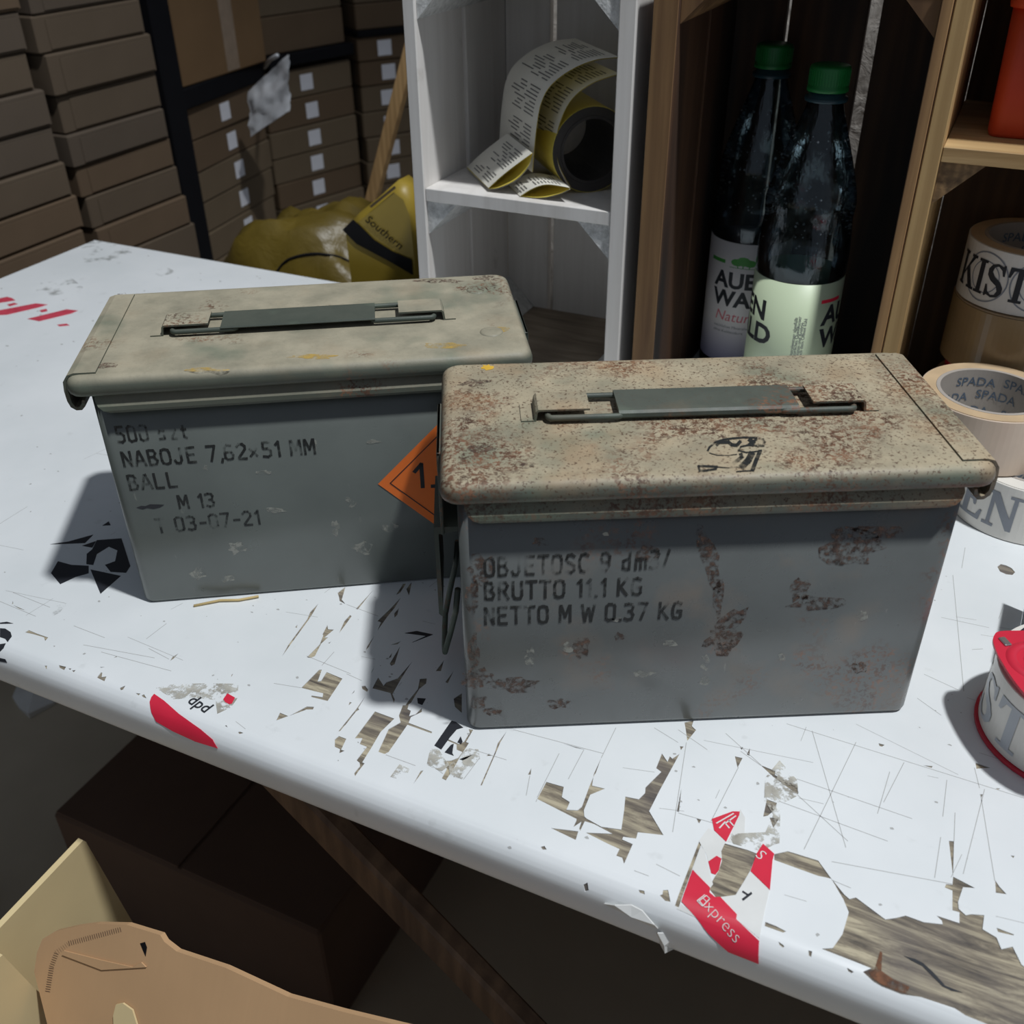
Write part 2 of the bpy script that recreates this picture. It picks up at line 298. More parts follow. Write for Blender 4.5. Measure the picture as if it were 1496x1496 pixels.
STENCIL = {
 '0': [[(.5, .06), (.2, 0), (.05, .12), (.05, .88), (.2, 1), (.4, 1)], [(.55, .95), (.6, .85), (.6, .15), (.55, .05)]], '1': [[(.1, .8), (.3, 1), (.3, 0)]],
 '2': [[(.05, .85), (.2, 1), (.45, 1), (.6, .85), (.6, .65), (.1, .1)], [(.08, .0), (.62, 0)]], '3': [[(.05, .95), (.25, 1), (.5, .95), (.58, .8), (.5, .56), (.28, .53)], [(.48, .47), (.6, .3), (.52, .06), (.25, 0), (.04, .08)]],
 '5': [[(.58, 1), (.1, 1), (.08, .6)], [(.12, .56), (.4, .58), (.6, .42), (.58, .12), (.38, 0), (.05, .05)]], '6': [[(.52, .96), (.25, 1), (.06, .8), (.05, .15), (.2, 0)], [(.32, 0), (.55, .06), (.6, .3), (.5, .52), (.14, .5)]],
 '7': [[(.04, 1), (.6, 1), (.25, 0)]], '9': [[(.5, .5), (.15, .48), (.04, .7), (.12, .95), (.35, 1)], [(.45, .97), (.6, .8), (.58, .3), (.4, .02), (.12, .04)]],
 'A': [[(.0, 0), (.28, .95)], [(.36, 1), (.66, 0)], [(.16, .32), (.5, .32)]], 'B': [[(.06, 0), (.06, 1)], [(.16, 1), (.45, .98), (.56, .78), (.44, .55), (.16, .53)], [(.44, .5), (.62, .28), (.5, .03), (.16, 0)]],
 'C': [[(.6, .9), (.4, 1), (.15, .94), (.05, .7), (.05, .3), (.15, .06), (.4, 0), (.6, .1)]], 'D': [[(.06, 0), (.06, 1)], [(.18, 1), (.45, .95), (.6, .7), (.6, .3), (.45, .05), (.18, 0)]],
 'E': [[(.06, 0), (.06, 1)], [(.16, 1), (.58, 1)], [(.16, .52), (.5, .52)], [(.16, 0), (.58, 0)]], 'G': [[(.58, .9), (.35, 1), (.12, .92), (.05, .6), (.05, .3), (.14, .05), (.4, 0)], [(.5, .03), (.6, .12), (.6, .45), (.36, .45)]],
 'J': [[(.5, 1), (.5, .2), (.38, 0)], [(.28, 0), (.12, .03), (.04, .2)]], 'K': [[(.06, 0), (.06, 1)], [(.6, 1), (.18, .5), (.62, 0)]], 'L': [[(.06, 1), (.06, .1)], [(.06, 0), (.56, 0)]],
 'M': [[(.04, 0), (.06, 1)], [(.12, .98), (.38, .3), (.64, .98)], [(.7, 1), (.72, 0)]], 'N': [[(.06, 0), (.06, 1)], [(.12, .95), (.54, .06)], [(.6, 0), (.6, 1)]],
 'O': [[(.28, 0), (.1, .06), (.04, .25), (.04, .75), (.1, .94), (.28, 1)], [(.38, 1), (.56, .94), (.62, .75), (.62, .25), (.56, .06), (.38, 0)]],
 'R': [[(.06, 0), (.06, 1)], [(.16, 1), (.46, .98), (.58, .78), (.46, .54), (.16, .52)], [(.34, .48), (.62, 0)]], 'S': [[(.58, .88), (.4, 1), (.15, .96), (.06, .75), (.2, .56), (.3, .53)], [(.38, .5), (.58, .35), (.58, .12), (.4, 0), (.05, .08)]],
 'T': [[(0, 1), (.28, 1)], [(.36, 1), (.64, 1)], [(.32, .9), (.32, 0)]], 'U': [[(.05, 1), (.05, .2), (.15, .02), (.28, 0)], [(.38, 0), (.52, .02), (.6, .2), (.6, 1)]], 'W': [[(0, 1), (.2, 0), (.38, .8)], [(.44, .8), (.6, 0), (.8, 1)]],
 'Z': [[(.05, 1), (.6, 1), (.1, .08)], [(.05, 0), (.62, 0)]], ',': [[(.16, .08), (.08, -.14)]], '.': [[(.08, .0), (.16, .0)]], '-': [[(.1, .45), (.5, .45)]], '/': [[(.05, 0), (.35, 1)]],
 'x': [[(.05, .12), (.5, .62)], [(.05, .62), (.5, .12)]], 's': [[(.5, .56), (.15, .6), (.1, .42)], [(.46, .3), (.48, .06), (.08, .03)]], 'z': [[(.1, .6), (.5, .6), (.15, .08)], [(.1, 0), (.52, 0)]], 't': [[(.2, .8), (.2, .1), (.4, 0)], [(.05, .58), (.4, .58)]],
 'd': [[(.5, 1), (.5, 0)], [(.38, .6), (.1, .5), (.1, .1), (.38, 0)]], 'm': [[(.05, 0), (.05, .6)], [(.15, .55), (.35, .58), (.38, 0)], [(.48, .55), (.68, .55), (.7, 0)]], ' ': [],
}
WIDE = {'M': .92, 'W': .98, 'm': .9, '1': .55, ',': .3, '.': .34, 'I': .3, '/': .5, ' ': .5, '-': .72}
def stroke_quads(pts, w):
    q = []
    for a, b in zip(pts[:-1], pts[1:]):
        dx, dy = b[0] - a[0], b[1] - a[1]; l = math.hypot(dx, dy) or 1; ux, uy = dx / l, dy / l; e = w * 0.35
        ax, ay, bx, by = a[0] - ux * e, a[1] - uy * e, b[0] + ux * e, b[1] + uy * e; px, py = -uy * w / 2, ux * w / 2
        q.append([(ax - px, ay - py), (bx - px, by - py), (bx + px, by + py), (ax + px, ay + py)])
    return q
def stencil_quads(txt, w=0.17):
    q = []; x = 0.0
    for ch in txt:
        for st in STENCIL.get(ch, []):
            q += stroke_quads([(x + a * .95, b) for a, b in st], w)
        x += WIDE.get(ch, 0.84)
    return q, x - 0.16

# ------------------------------------------------------------------ floor and walls
f = MB(); f.box(-5, 3.5, -3, 5, -0.12, 0.0); structure(f.build('floor', M['concrete']))
f = MB(); f.box(-5, 3.5, 4.2, 4.35, 0, 4.6); structure(f.build('wall_back', M['wall']))
f = MB(); f.box(-5.15, -5, -3, 4.35, 0, 4.6); structure(f.build('wall_left', M['wall']))
# ================================================================== WORK TABLE
table = thing('work_table', 'white film covered work table with cut and torn top', 'table', (0, 0, 0), TA)
table.location = (0, 0, 0)
NE = -0.046; ER = 0.014; FL = 0.013; UR = 0.006           # film edge: roll-over radius, flat, tuck radius
SA = ER * PI / 2
def fold(t, s, off=0.0):                                  # (t, arc length) -> table-local point
    if s >= 0: return (t, NE + s, Z0 + off)
    if -s <= SA:
        a = -s / ER; r = ER + off; return (t, NE - r * math.sin(a), Z0 - ER + r * math.cos(a))
    q = -s - SA
    if q <= FL: return (t, NE - ER - off, Z0 - ER - q)
    a = min((q - FL) / UR, PI / 2); r = UR + off
    return (t, NE - ER + UR - r * math.cos(a), Z0 - ER - FL - r * math.sin(a))
SMIN = -(SA + FL + UR * PI / 2)
SLINES = [-SA * k / 7 for k in range(0, 8)] + [-(SA + FL)] + [-(SA + FL + UR * PI / 2 * k / 3) for k in (1, 2)]
def ts(u, v):                                             # pixel -> (t, s) on the folded film
    p = pz(u, v, 0.0); n = p.dot(NV)
    if n >= NE: return (p.dot(TV), n - NE)
    o = (CAM_C.dot(TV), CAM_C.dot(NV), CAM_C.z); d = ray(u, v); d = (d.dot(TV), d.dot(NV), d.z); prev = None; best = None
    K = 60
    for k in range(K + 1):
        s = SMIN * k / K; q = fold(0, s); c = (q[1], q[2] - Z0)
        if prev is not None:
            (n0, z0), (n1, z1), s0 = prev[0], c, prev[1]
            den = d[1] * (z1 - z0) - d[2] * (n1 - n0)
            if abs(den) > 1e-12:
                k1 = ((n0 - o[1]) * (z1 - z0) - (z0 - o[2]) * (n1 - n0)) / den
                lx = math.hypot(n1 - n0, z1 - z0); h = ((o[1] + d[1] * k1 - n0) * (n1 - n0) + (o[2] + d[2] * k1 - z0) * (z1 - z0)) / lx / lx
                if -1e-6 <= h <= 1 + 1e-6 and (best is None or k1 < best[0]): best = (k1, (o[0] + d[0] * k1, s0 + (s - s0) * h))
        prev = (c, s)
    if best: return best[1]
    p = pz(u, v, -0.033); return (p.dot(TV), SMIN)
def inside(p, poly):
    x, y = p; r = False; n = len(poly); j = n - 1
    for i in range(n):
        xi, yi = poly[i]; xj, yj = poly[j]
        if (yi > y) != (yj > y) and x < (xj - xi) * (y - yi) / (yj - yi) + xi: r = not r
        j = i
    return r
def sheet_ts(name, mat, parent, keep=None, outer=None, holes=(), off=0.0, depth=0.0004, grid=True):
    """triangulated sheet on the folded film surface: everything inside `outer`/`keep` polygons minus holes, with side walls"""
    pts = []; edges = []
    def poly(pl):
        b = len(pts); pts.extend(Vector(p) for p in pl); edges.extend((b + i, b + (i + 1) % len(pl)) for i in range(len(pl)))
    allp = list(keep or []) + list(holes)
    if outer: allp.append(outer)
    for pl in allp: poly(pl)
    xs = [p.x for p in pts]; ys = [p.y for p in pts]
    if grid:
        for s in SLINES:
            if min(ys) < s < max(ys): b = len(pts); pts.extend((Vector((min(xs) - .001, s)), Vector((max(xs) + .001, s)))); edges.append((b, b + 1))
    vs, es, fs = delaunay_2d_cdt(pts, edges, [], 0, 1e-7)[:3]
    mb = MB(); tri = []
    for f_ in fs:
        c = (sum(vs[i].x for i in f_) / 3, sum(vs[i].y for i in f_) / 3)
        if outer and not inside(c, outer): continue
        if keep and not any(inside(c, k) for k in keep): continue
        if any(inside(c, h) for h in holes): continue
        tri.append(f_)
    mb.add([fold(v.x, v.y, off) for v in vs], tri, True)
    cnt = {}
    for f_ in tri:
        for i in range(3):
            a, b = f_[i], f_[(i + 1) % 3]; cnt.setdefault((min(a, b), max(a, b)), []).append((a, b))
    for k, l in cnt.items():
        if len(l) == 1:
            a, b = l[0]; A, B = vs[a], vs[b]
            mb.add([fold(A.x, A.y, off), fold(B.x, B.y, off), fold(B.x, B.y, off - depth), fold(A.x, A.y, off - depth)], [(0, 3, 2, 1)])
    o = mb.build(name, mat, parent, recalc=False)
    return o
def Z(ox, oy, s, pts): return [(ox + x / s, oy + y / s) for x, y in pts]
def zd(*p): return Z(400, 840, 4.987, p)
def za(*p): return Z(490, 1000, 5.984, p)
def z6(*p): return Z(750, 1050, 3.74, p)
def zb(*p): return Z(960, 1160, 5.755, p)
def z7(*p): return Z(1100, 1050, 3.3535, p)
def zc(*p): return Z(1190, 1250, 4.889, p)
def ze(*p): return Z(60, 740, 7.48, p)
def zf(*p): return Z(0, 850, 5.754, p)
def zg(*p): return Z(200, 980, 7.48, p)
TEARS = [
 zd((325, 208), (265, 270), (245, 320), (105, 510), (60, 594), (112, 520), (255, 325), (290, 270)),
 zd((390, 365), (355, 432), (360, 440), (335, 505), (240, 600), (270, 605), (300, 590), (345, 500), (395, 455), (370, 455), (438, 398), (395, 395)),
 zd((465, 130), (522, 86), (495, 180), (522, 212), (480, 190), (475, 160)), zd((728, 106), (598, 246), (612, 251)), zd((555, 292), (515, 335), (475, 425), (530, 352), (567, 300)),
 zd((730, 448), (680, 520), (672, 545), (692, 525)), zd((330, 690), (200, 822), (290, 845), (360, 862), (355, 890), (275, 878), (272, 888), (392, 918), (500, 755), (385, 707), (345, 770), (320, 775), (350, 690)),
 zd((45, 1003), (18, 1060), (105, 1028)), zd((110, 1028), (240, 958), (293, 960), (285, 980), (240, 980)), zd((670, 880), (600, 978), (505, 1095), (520, 1095), (600, 992), (622, 982), (615, 970)),
 zd((925, 165), (845, 250), (755, 335), (780, 345), (755, 405), (830, 300), (880, 240)), zd((760, 745), (718, 825), (850, 860), (875, 932), (882, 905), (865, 868), (925, 760), (1008, 630), (905, 750), (820, 780), (800, 805)),
 zd((1115, 750), (1065, 755), (1050, 830), (985, 910), (945, 970), (1000, 930), (1060, 830), (1110, 790)), zd((845, 645), (920, 520), (880, 650), (855, 662)), zd((1250, 780), (1310, 700), (1268, 788)), zd((1310, 900), (1370, 860), (1370, 1005), (1320, 960)),
 zd((1180, 700), (1240, 620), (1218, 700)), zd((665, 806), (640, 810), (645, 830), (680, 852), (687, 835)), zd((945, 60), (890, 145), (920, 130), (965, 60)), zd((1005, 50), (965, 100), (985, 150), (998, 90)), zd((880, 310), (878, 280), (912, 240), (900, 290)),
 zd((732, 670), (705, 718), (722, 695)), zd((155, 380), (172, 362), (168, 385)), zd((590, 838), (565, 870), (585, 855)), zd((545, 950), (552, 925), (568, 930)), zd((395, 495), (418, 485), (405, 500)), zd((930, 480), (850, 510), (900, 505)), zd((860, 570), (835, 605), (855, 600)),
 za((345, 235), (515, 298), (495, 318), (395, 415), (310, 560), (235, 680), (255, 690), (172, 802), (165, 775), (215, 715), (212, 685), (185, 662), (275, 545), (212, 520), (235, 470), (170, 470)),
 za((590, 180), (640, 175), (630, 215), (660, 230), (645, 275), (700, 260), (755, 205), (755, 240), (660, 285), (640, 335), (845, 413), (840, 427), (630, 352), (465, 590), (430, 608), (375, 588), (465, 390), (570, 330), (555, 270)),
 za((770, 750), (745, 755), (680, 872)), za((30, 450), (95, 475), (50, 570), (80, 580), (35, 600), (40, 565), (-5, 545), (-5, 480)),
 za((1205, 395), (1165, 390), (1175, 420), (1125, 500), (1060, 525), (1060, 570), (1110, 590), (1075, 640), (1010, 665), (950, 670), (975, 740), (930, 820), (965, 838), (1030, 740), (1085, 640), (1167, 512), (1142, 503)),
 za((1500, 405), (1420, 512), (1395, 590), (1268, 880), (1280, 882), (1402, 600), (1442, 505)), za((265, 98), (185, 210), (25, 410), (40, 408), (180, 237), (205, 220), (190, 208)), za((920, 450), (1080, 520), (1075, 532), (915, 462)), za((1340, 605), (1375, 622), (1320, 625)),
 z6((935, 20), (985, 8), (975, 40), (998, 62), (950, 122), (945, 80)), z6((910, 150), (930, 152), (915, 172)),
 z6((180, 345), (275, 372), (265, 428), (308, 455), (290, 497), (350, 500), (400, 545), (480, 590), (590, 605), (680, 620), (670, 655), (600, 645), (595, 660), (652, 685), (605, 792), (595, 760), (562, 748), (580, 712), (520, 685), (395, 622), (540, 628), (440, 575), (340, 545), (130, 438)),
 z6((440, 300), (430, 365), (500, 382), (420, 415), (385, 500), (390, 560), (365, 612), (360, 600), (372, 562), (328, 592), (345, 555), (345, 505), (375, 480), (415, 370), (455, 278)),
 z6((612, 425), (685, 440), (720, 405), (722, 375), (808, 290), (780, 270), (812, 190), (842, 235), (855, 205), (868, 218), (908, 192), (800, 390), (742, 505), (820, 636), (680, 620), (590, 605), (605, 500)),
 z6((205, 597), (355, 615), (340, 662)), z6((918, 380), (893, 506), (905, 509)), z6((1000, 545), (1027, 551), (1015, 572)), z6((272, 135), (395, 170), (345, 160)), z6((98, 270), (80, 305), (94, 306)), z6((480, 215), (440, 300), (448, 302)),
 z6((1355, 255), (1430, 285), (1425, 305), (1496, 345), (1496, 364), (1420, 315)), z6((1385, 440), (1440, 460), (1425, 500), (1390, 530), (1365, 535)), z6((1400, 540), (1455, 540), (1420, 597)), z6((1210, 205), (1252, 215), (1225, 267)), z6((1292, 160), (1275, 195), (1290, 202)), z6((1238, 157), (1255, 155), (1248, 170)),
 z6((800, 965), (815, 960), (818, 937), (845, 935), (858, 1000), (830, 995)), z6((685, 935), (715, 940), (718, 960), (690, 950)), z6((150, 700), (170, 695), (182, 715), (160, 715)), z6((382, 908), (405, 895), (412, 938), (392, 946)),
 zb((355, 395), (378, 402), (182, 955), (150, 940)), zb((570, 415), (760, 470), (838, 500), (780, 650), (715, 760), (660, 850), (580, 860), (495, 870), (440, 800), (470, 720), (520, 640), (545, 560), (540, 480), (410, 490), (378, 430), (480, 420)),
 zb((985, 505), (1100, 480), (1151, 520), (1151, 605), (985, 550)), zb((910, 1075), (1000, 1110), (1085, 1155), (1060, 1165), (905, 1110)), zb((1020, 1240), (1070, 1280), (1060, 1292), (1028, 1262)), zb((335, 205), (368, 222), (345, 242)),
 z7((40, 230), (110, 260), (105, 285), (215, 325), (222, 370), (190, 350), (100, 285)), z7((105, 670), (175, 650), (320, 695), (385, 785), (360, 778), (320, 770), (105, 692)),
 zc((118, 160), (180, 238), (215, 280), (250, 310), (295, 298), (505, 455), (580, 445), (650, 428), (780, 475), (915, 490), (910, 465), (870, 428), (1035, 482), (1035, 405), (985, 390), (985, 250), (930, 227), (940, 203), (985, 207), (990, 150), (1147, 232), (1060, 225), (1025, 330), (1030, 380), (1080, 425), (1120, 418), (1212, 425), (1200, 525), (1300, 585), (1335, 668), (1415, 650), (1450, 720), (1480, 780), (1600, 860), (1700, 900), (1700, 1420), (1500, 1330), (1290, 1230), (1200, 1190), (1080, 1142), (1000, 1090), (760, 1010), (620, 990), (480, 935), (420, 900), (345, 830), (405, 805), (320, 770), (50, 665), (130, 660), (200, 560), (245, 405), (205, 310), (175, 260)),
 zc((1290, 175), (1320, 220), (1372, 276), (1295, 265)), zc((1300, 515), (1425, 563), (1420, 570), (1310, 545)), z7((960, 598), (985, 600), (980, 775), (972, 700)), z7((1090, 215), (1165, 240), (1095, 245)), z7((835, 228), (880, 232), (875, 241)), z7((615, 120), (645, 128), (632, 137), (620, 133)), z7((1188, 340), (1212, 342), (1200, 348)), z7((1112, 370), (1126, 370), (1118, 392)), z7((1262, 670), (1282, 672), (1275, 682)),
 z7((125, 1092), (150, 1110), (145, 1120), (130, 1108)), z7((272, 1135), (290, 1140), (285, 1168), (274, 1160)), zc((232, 800), (280, 830), (265, 840), (240, 825)),
 zf((210, 425), (240, 405), (310, 435), (405, 468), (380, 497), (370, 467), (280, 440)), zf((495, 700), (555, 715), (540, 742), (500, 722)), zf((575, 728), (600, 728), (590, 742)), zf((605, 745), (636, 742), (620, 760)), zf((815, 805), (850, 760), (860, 765), (855, 800), (895, 795), (878, 836)), zf((840, 716), (880, 716), (850, 723)), zf((1008, 892), (1055, 872), (1035, 905), (1015, 912)), zf((1430, 665), (1450, 630), (1500, 602), (1460, 645)), zf((1140, 935), (1180, 940), (1165, 955)), zf((1190, 955), (1210, 945), (1232, 980), (1205, 970)), zf((955, 640), (975, 625), (985, 632)), zf((375, 705), (395, 705), (392, 735), (382, 730)), zf((100, 190), (108, 160), (112, 180)), zf((110, 195), (215, 240), (160, 225)),
 [(1457, 828), (1462, 824), (1470, 826), (1478, 830), (1483, 836), (1479, 840), (1470, 839), (1461, 835)],
 zg((1030, 70), (1052, 32), (1035, 40)), zg((1288, 395), (1326, 355), (1310, 372)), zg((960, 600), (980, 595), (990, 618)), zg((1105, 670), (1125, 665), (1165, 680), (1120, 690)), z6((1050 - 750 + 900, 1180), (1225, 1185), (1222, 1200)),
]
TEARS = [[ts(u, v) for u, v in pl] for pl in TEARS]
TEARS = [[(t, max(s, SMIN + .002)) for t, s in pl] for pl in TEARS]
T0, T1, NB = -0.905, 0.80, 0.628
film = sheet_ts('torn_white_film', M['film'], table, outer=[(T0, SMIN), (T1, SMIN), (T1, NB - NE), (T0, NB - NE)], holes=TEARS, off=0.0, depth=0.00055)
film['label'] = 'white plastic film with knife cuts and torn holes'
# wooden board under the film
prof = [(NE - ER + .0006, -ER - FL + .001), (NE - ER + .0006, -ER)] + [(NE - (ER - .0006) * math.cos(a * PI / 16), -ER + (ER - .0006) * math.sin(a * PI / 16)) for a in range(1, 8)] + [(NE, -.0006), (NB - .001, -.0006), (NB - .001, -.033), (NE - ER + .006, -.033)]
b = MB(); b.prism([(n, z + Z0) for n, z in prof], T0 + .001, T1 - .001, 'x'); b.build('wooden_board', M['barewood'], table)
b = MB()                                                    # knife cuts
rnd = random.Random(4)
def cut(a, bb, w=0.0004, off=0.00006):
    (t0, s0), (t1, s1) = a, bb; dx, dy = t1 - t0, s1 - s0; l = math.hypot(dx, dy) or 1; px_, py_ = -dy / l * w / 2, dx / l * w / 2
    n = max(1, int(l / 0.02)) if min(s0, s1) < 0 else 1
    for k in range(n):
        a0 = (t0 + dx * k / n, s0 + dy * k / n); a1 = (t0 + dx * (k + 1) / n, s0 + dy * (k + 1) / n)
        mid = ((a0[0] + a1[0]) / 2, (a0[1] + a1[1]) / 2)
        if any(inside(q, h) for h in TEARS for q in (a0, mid, a1)): continue
        b.add([fold(a0[0] - px_, a0[1] - py_, off), fold(a1[0] - px_, a1[1] - py_, off), fold(a1[0] + px_, a1[1] + py_, off), fold(a0[0] + px_, a0[1] + py_, off)], [(0, 1, 2, 3)])
CUTPX = [(z7((290, 60), (455, 632))), (z7((165, 25), (1330, 390))), (z7((0, 195), (1100, 240))), (z7((130, 405), (660, 600))), (z7((220, 375), (465, 600))), (z7((505, 115), (250, 640))), (z7((670, 260), (610, 465))), (z7((740, 215), (640, 410))), (z7((1190, 265), (1190, 800))), (z7((1135, 345), (1030, 760))), (z7((1115, 370), (1185, 795))), (z7((385, 700), (975, 810))), (z7((385, 790), (480, 830))), (z7((215, 295), (780, 490))), (z7((990, 460), (985, 600))), (z7((950, 300), (930, 480))), (z7((1085, 830), (1328, 875))), (z7((1195, 850), (1195, 1060))), (z7((920, 580), (890, 780))), (z7((1085, 240), (1110, 340))), (z7((40, 230), (-60, 160))),
 (z6((0, 60), (490, 190))), (z6((900, 515), (1090, 570))), (z6((745, 470), (895, 508))), (z6((480, 215), (560, 50))), (z6((250, 190), (130, 430))), (z6((130, 440), (20, 660))), (z6((945, 130), (870, 620))), (z6((660, 830), (740, 860))), (z6((1160, 80), (1355, 255))), (z6((1230, 265), (1080, 560))), (z6((900, 60), (1060, 170))), (z6((770, 50), (900, 130))), (z6((605, 790), (570, 870))), (z6((780, 795), (910, 860))), (z6((385, 170), (300, 330))), (z6((1280, 190), (1180, 500))), (z6((90, 310), (70, 420))),
 (za((440, 615), (700, 710))), (za((850, 715), (940, 780))), (za((1170, 560), (1496, 660))), (za((1255, 650), (1120, 830))), (zd((0, 790), (200, 822))), (zd((530, 215), (760, 300))), (zd((240, 590), (560, 720))), (zd((530, 720), (640, 770))), (zd((350, 660), (440, 560))), (zf((110, 90), (420, 215))), (zf((620, 370), (880, 470))), (zf((700, 530), (1300, 640))), (zf((850, 590), (1440, 750))), (zf((0, 165), (300, 290))), (zf((1400, 350), (1230, 480))), (zf((1250, 560), (1420, 650))), (zf((400, 470), (560, 500))),
 [(1410, 800), (1405, 830)], [(1392, 840), (1408, 1010)], [(1375, 902), (1445, 917)], [(1350, 985), (1400, 1008)], [(1340, 1020), (1375, 1045)], [(1436, 948), (1420, 949)], [(40, 740), (0, 765)]]
for (p, q) in CUTPX: cut(ts(*p), ts(*q))
for k in range(150):
    t0 = rnd.uniform(-.5, .55); s0 = rnd.uniform(0.0, .35); l = rnd.choice((.006, .01, .02, .05)) * rnd.uniform(.6, 1.5); a = rnd.choice((0.05, 1.5, 1.35, -.2, .2)) + rnd.uniform(-.12, .12)
    cut((t0, s0), (t0 + l * math.cos(a), s0 + l * math.sin(a)), 0.0003)
o = b.build('knife_cuts', M['cut'], table, recalc=False); o['kind'] = 'stuff'
b = MB()                                                    # flecks of dirt
for k in range(520):
    t0 = rnd.uniform(-.88, .6); s0 = rnd.uniform(-.012, .66) if k % 3 else rnd.uniform(.005, .25); r = rnd.uniform(.0003, .0011) * (1.6 if s0 > .35 else 1)
    if any(inside((t0, s0), h) for h in TEARS): continue
    n = 6; a0 = rnd.uniform(0, 6); b.add([fold(t0 + r * rnd.uniform(.5, 1.8) * math.cos(a0 + 2 * PI * i / n), s0 + r * rnd.uniform(.5, 1.3) * math.sin(a0 + 2 * PI * i / n), .00008) for i in range(n)], [tuple(range(n))])
o = b.build('dirt_flecks', M['cut'], table, recalc=False); o['kind'] = 'stuff'
def sticker(name, polys, mat, off=0.00025, label=None, parent=None, split=False):
    if split:
        for p in polys: sticker(name, [p], mat, off, label, parent)
        return None
    o = sheet_ts(name, mat, parent or table, keep=[[ts(u, v) for u, v in p] for p in polys], off=off, depth=0.0003)
    if label: o['label'] = label
    return o
def table_text(txt, p0, p1, mat, off, bold=0.0, hscale=1.0, name='lettering', parent=None):
    vs, fs = font_mesh(txt, bold); x0, x1, y0, y1 = text_extent(vs); a = ts(*p0); c = ts(*p1)
    X = ((c[0] - a[0]) / (x1 - x0), (c[1] - a[1]) / (x1 - x0)); Y = (-X[1] * hscale, X[0] * hscale); mb = MB()
    mb.add([fold(a[0] + X[0] * (x - x0) + Y[0] * y, a[1] + X[1] * (x - x0) + Y[1] * y, off) for x, y in vs], fs); return mb.build(name, mat, parent or table, recalc=False)
# parcel label in the middle of the front edge
lab = sticker('parcel_label_paper', [zb((465, 305), (575, 405), (540, 480), (405, 495), (370, 430), (350, 395), (430, 290)), zb((370, 440), (400, 480), (450, 690), (470, 760), (440, 800), (300, 635)), zb((530, 870), (660, 850), (715, 760), (785, 655), (945, 810), (905, 980), (860, 1215), (665, 1055), (670, 1015)), zb((620, 350), (700, 130), (740, 200), (735, 330), (680, 420), (590, 400)), zb((410, 490), (540, 480), (540, 560), (430, 570)), zb((205, 925), (300, 1000), (330, 1040), (165, 965))], M['paper'], 0.0002, 'torn white paper of an old parcel label')
sticker('red_label_print', [zb((460, 212), (635, 148), (695, 150), (690, 180), (580, 403), (480, 308))], M['red'], .00035, 'torn red corner of parcel label')
sticker('red_label_print', [zb((430, 570), (500, 522), (540, 545), (520, 640), (490, 680), (455, 668))], M['red'], .00035, 'small torn red scrap of parcel label')
sticker('red_label_print', [zb((890, 420), (985, 505), (970, 560), (948, 808), (785, 650), (838, 500))], M['red'], .00035, 'torn red triangle of parcel label')
rp = sticker('red_label_print', [zb((297, 640), (445, 790), (440, 830), (485, 870), (530, 868), (670, 1015), (665, 1055), (858, 1235), (855, 1425), (600, 1325), (430, 1170), (330, 1040), (205, 905))], M['red'], .00045, 'red express band of parcel label wrapped over edge')
table_text('Express', Z(960, 1160, 5.755, [(345, 905)])[0], Z(960, 1160, 5.755, [(655, 1250)])[0], M['paper'], .0008, -0.02, 1.0, 'express_lettering', rp)
sticker('label_letter_frame', [zb((335, 900), (385, 945), (378, 950), (332, 905)), zb((380, 945), (440, 885), (446, 890), (386, 951)), zb((335, 900), (398, 850), (402, 856), (340, 906))], M['paper'], .0008, parent=rp)
sticker('letter_mark', [zb((712, 885), (790, 825), (800, 842), (722, 902)), zb((720, 815), (775, 850), (765, 862), (712, 828))], M['ink'], .0004)
table_text('S', Z(960, 1160, 5.755, [(820, 525)])[0], Z(960, 1160, 5.755, [(860, 560)])[0], M['paper'], .0006, -0.012)
for (p, q) in ((zb((500, 250), (640, 170))), (zb((510, 295), (575, 235))), (zb((560, 235), (600, 290))), (zb((590, 225), (640, 275))), (zb((580, 250), (680, 180)))):
    pass
o = MB()
for (p, q) in ((zb((500, 250), (640, 170))), (zb((525, 290), (570, 240))), (zb((575, 255), (605, 290))), (zb((600, 225), (640, 270))), (zb((575, 250), (660, 190)))):
    a_, c_ = ts(*p), ts(*q)
    for qd in stroke_quads([a_, c_], .0008): o.add([fold(x, y, .0006) for x, y in qd], [(0, 1, 2, 3)])
o.build('label_lettering', M['paper'], table, recalc=False)
sticker('glue_patch', [z7((60, 290), (130, 205), (215, 300), (225, 375), (135, 420), (130, 610), (20, 640), (-30, 600), (60, 560), (100, 470), (55, 400)), zb((600, 340), (760, 330), (1010, 320), (1000, 420), (870, 480), (640, 420))], M['residue'], .0003, 'greyish glue left by a peeled label')
sticker('glue_patch', [za((830, 560), (905, 570), (960, 660), (990, 690), (1000, 800), (1110, 830), (1265, 650), (1250, 570), (1150, 560), (1080, 640), (930, 760), (850, 730), (800, 700))], M['residue'], .0003, 'torn glue beside the black print')
sticker('glue_patch', [zg((210, 190), (420, 145), (820, 140), (1110, 145), (1100, 300), (1030, 400), (880, 470), (860, 320), (700, 300), (400, 310))], M['residue'], .0003, 'torn glue above the red edge sticker')
sticker('glue_patch', [za((480, 810), (560, 700), (650, 740), (620, 800), (560, 830))], M['residue'], .0003)
# parcel sticker at the left of the front edge
e = sticker('red_edge_sticker', [zg((190, 255), (300, 330), (460, 470), (700, 640), (830, 750), (885, 845), (640, 770), (400, 660), (215, 555), (160, 450), (142, 340), (160, 290))], M['red'], .0004, 'red torn sticker folded over the front edge')
sticker('sticker_scrap', [zg((945, 312), (990, 250), (1072, 296), (1040, 362), (1010, 368), (965, 345))], M['red'], .0004, 'little red sticker scrap')
table_text('dpd', Z(200, 980, 7.48, [(545, 345)])[0], Z(200, 980, 7.48, [(740, 462)])[0], M['ink'], .0004, 0.01)
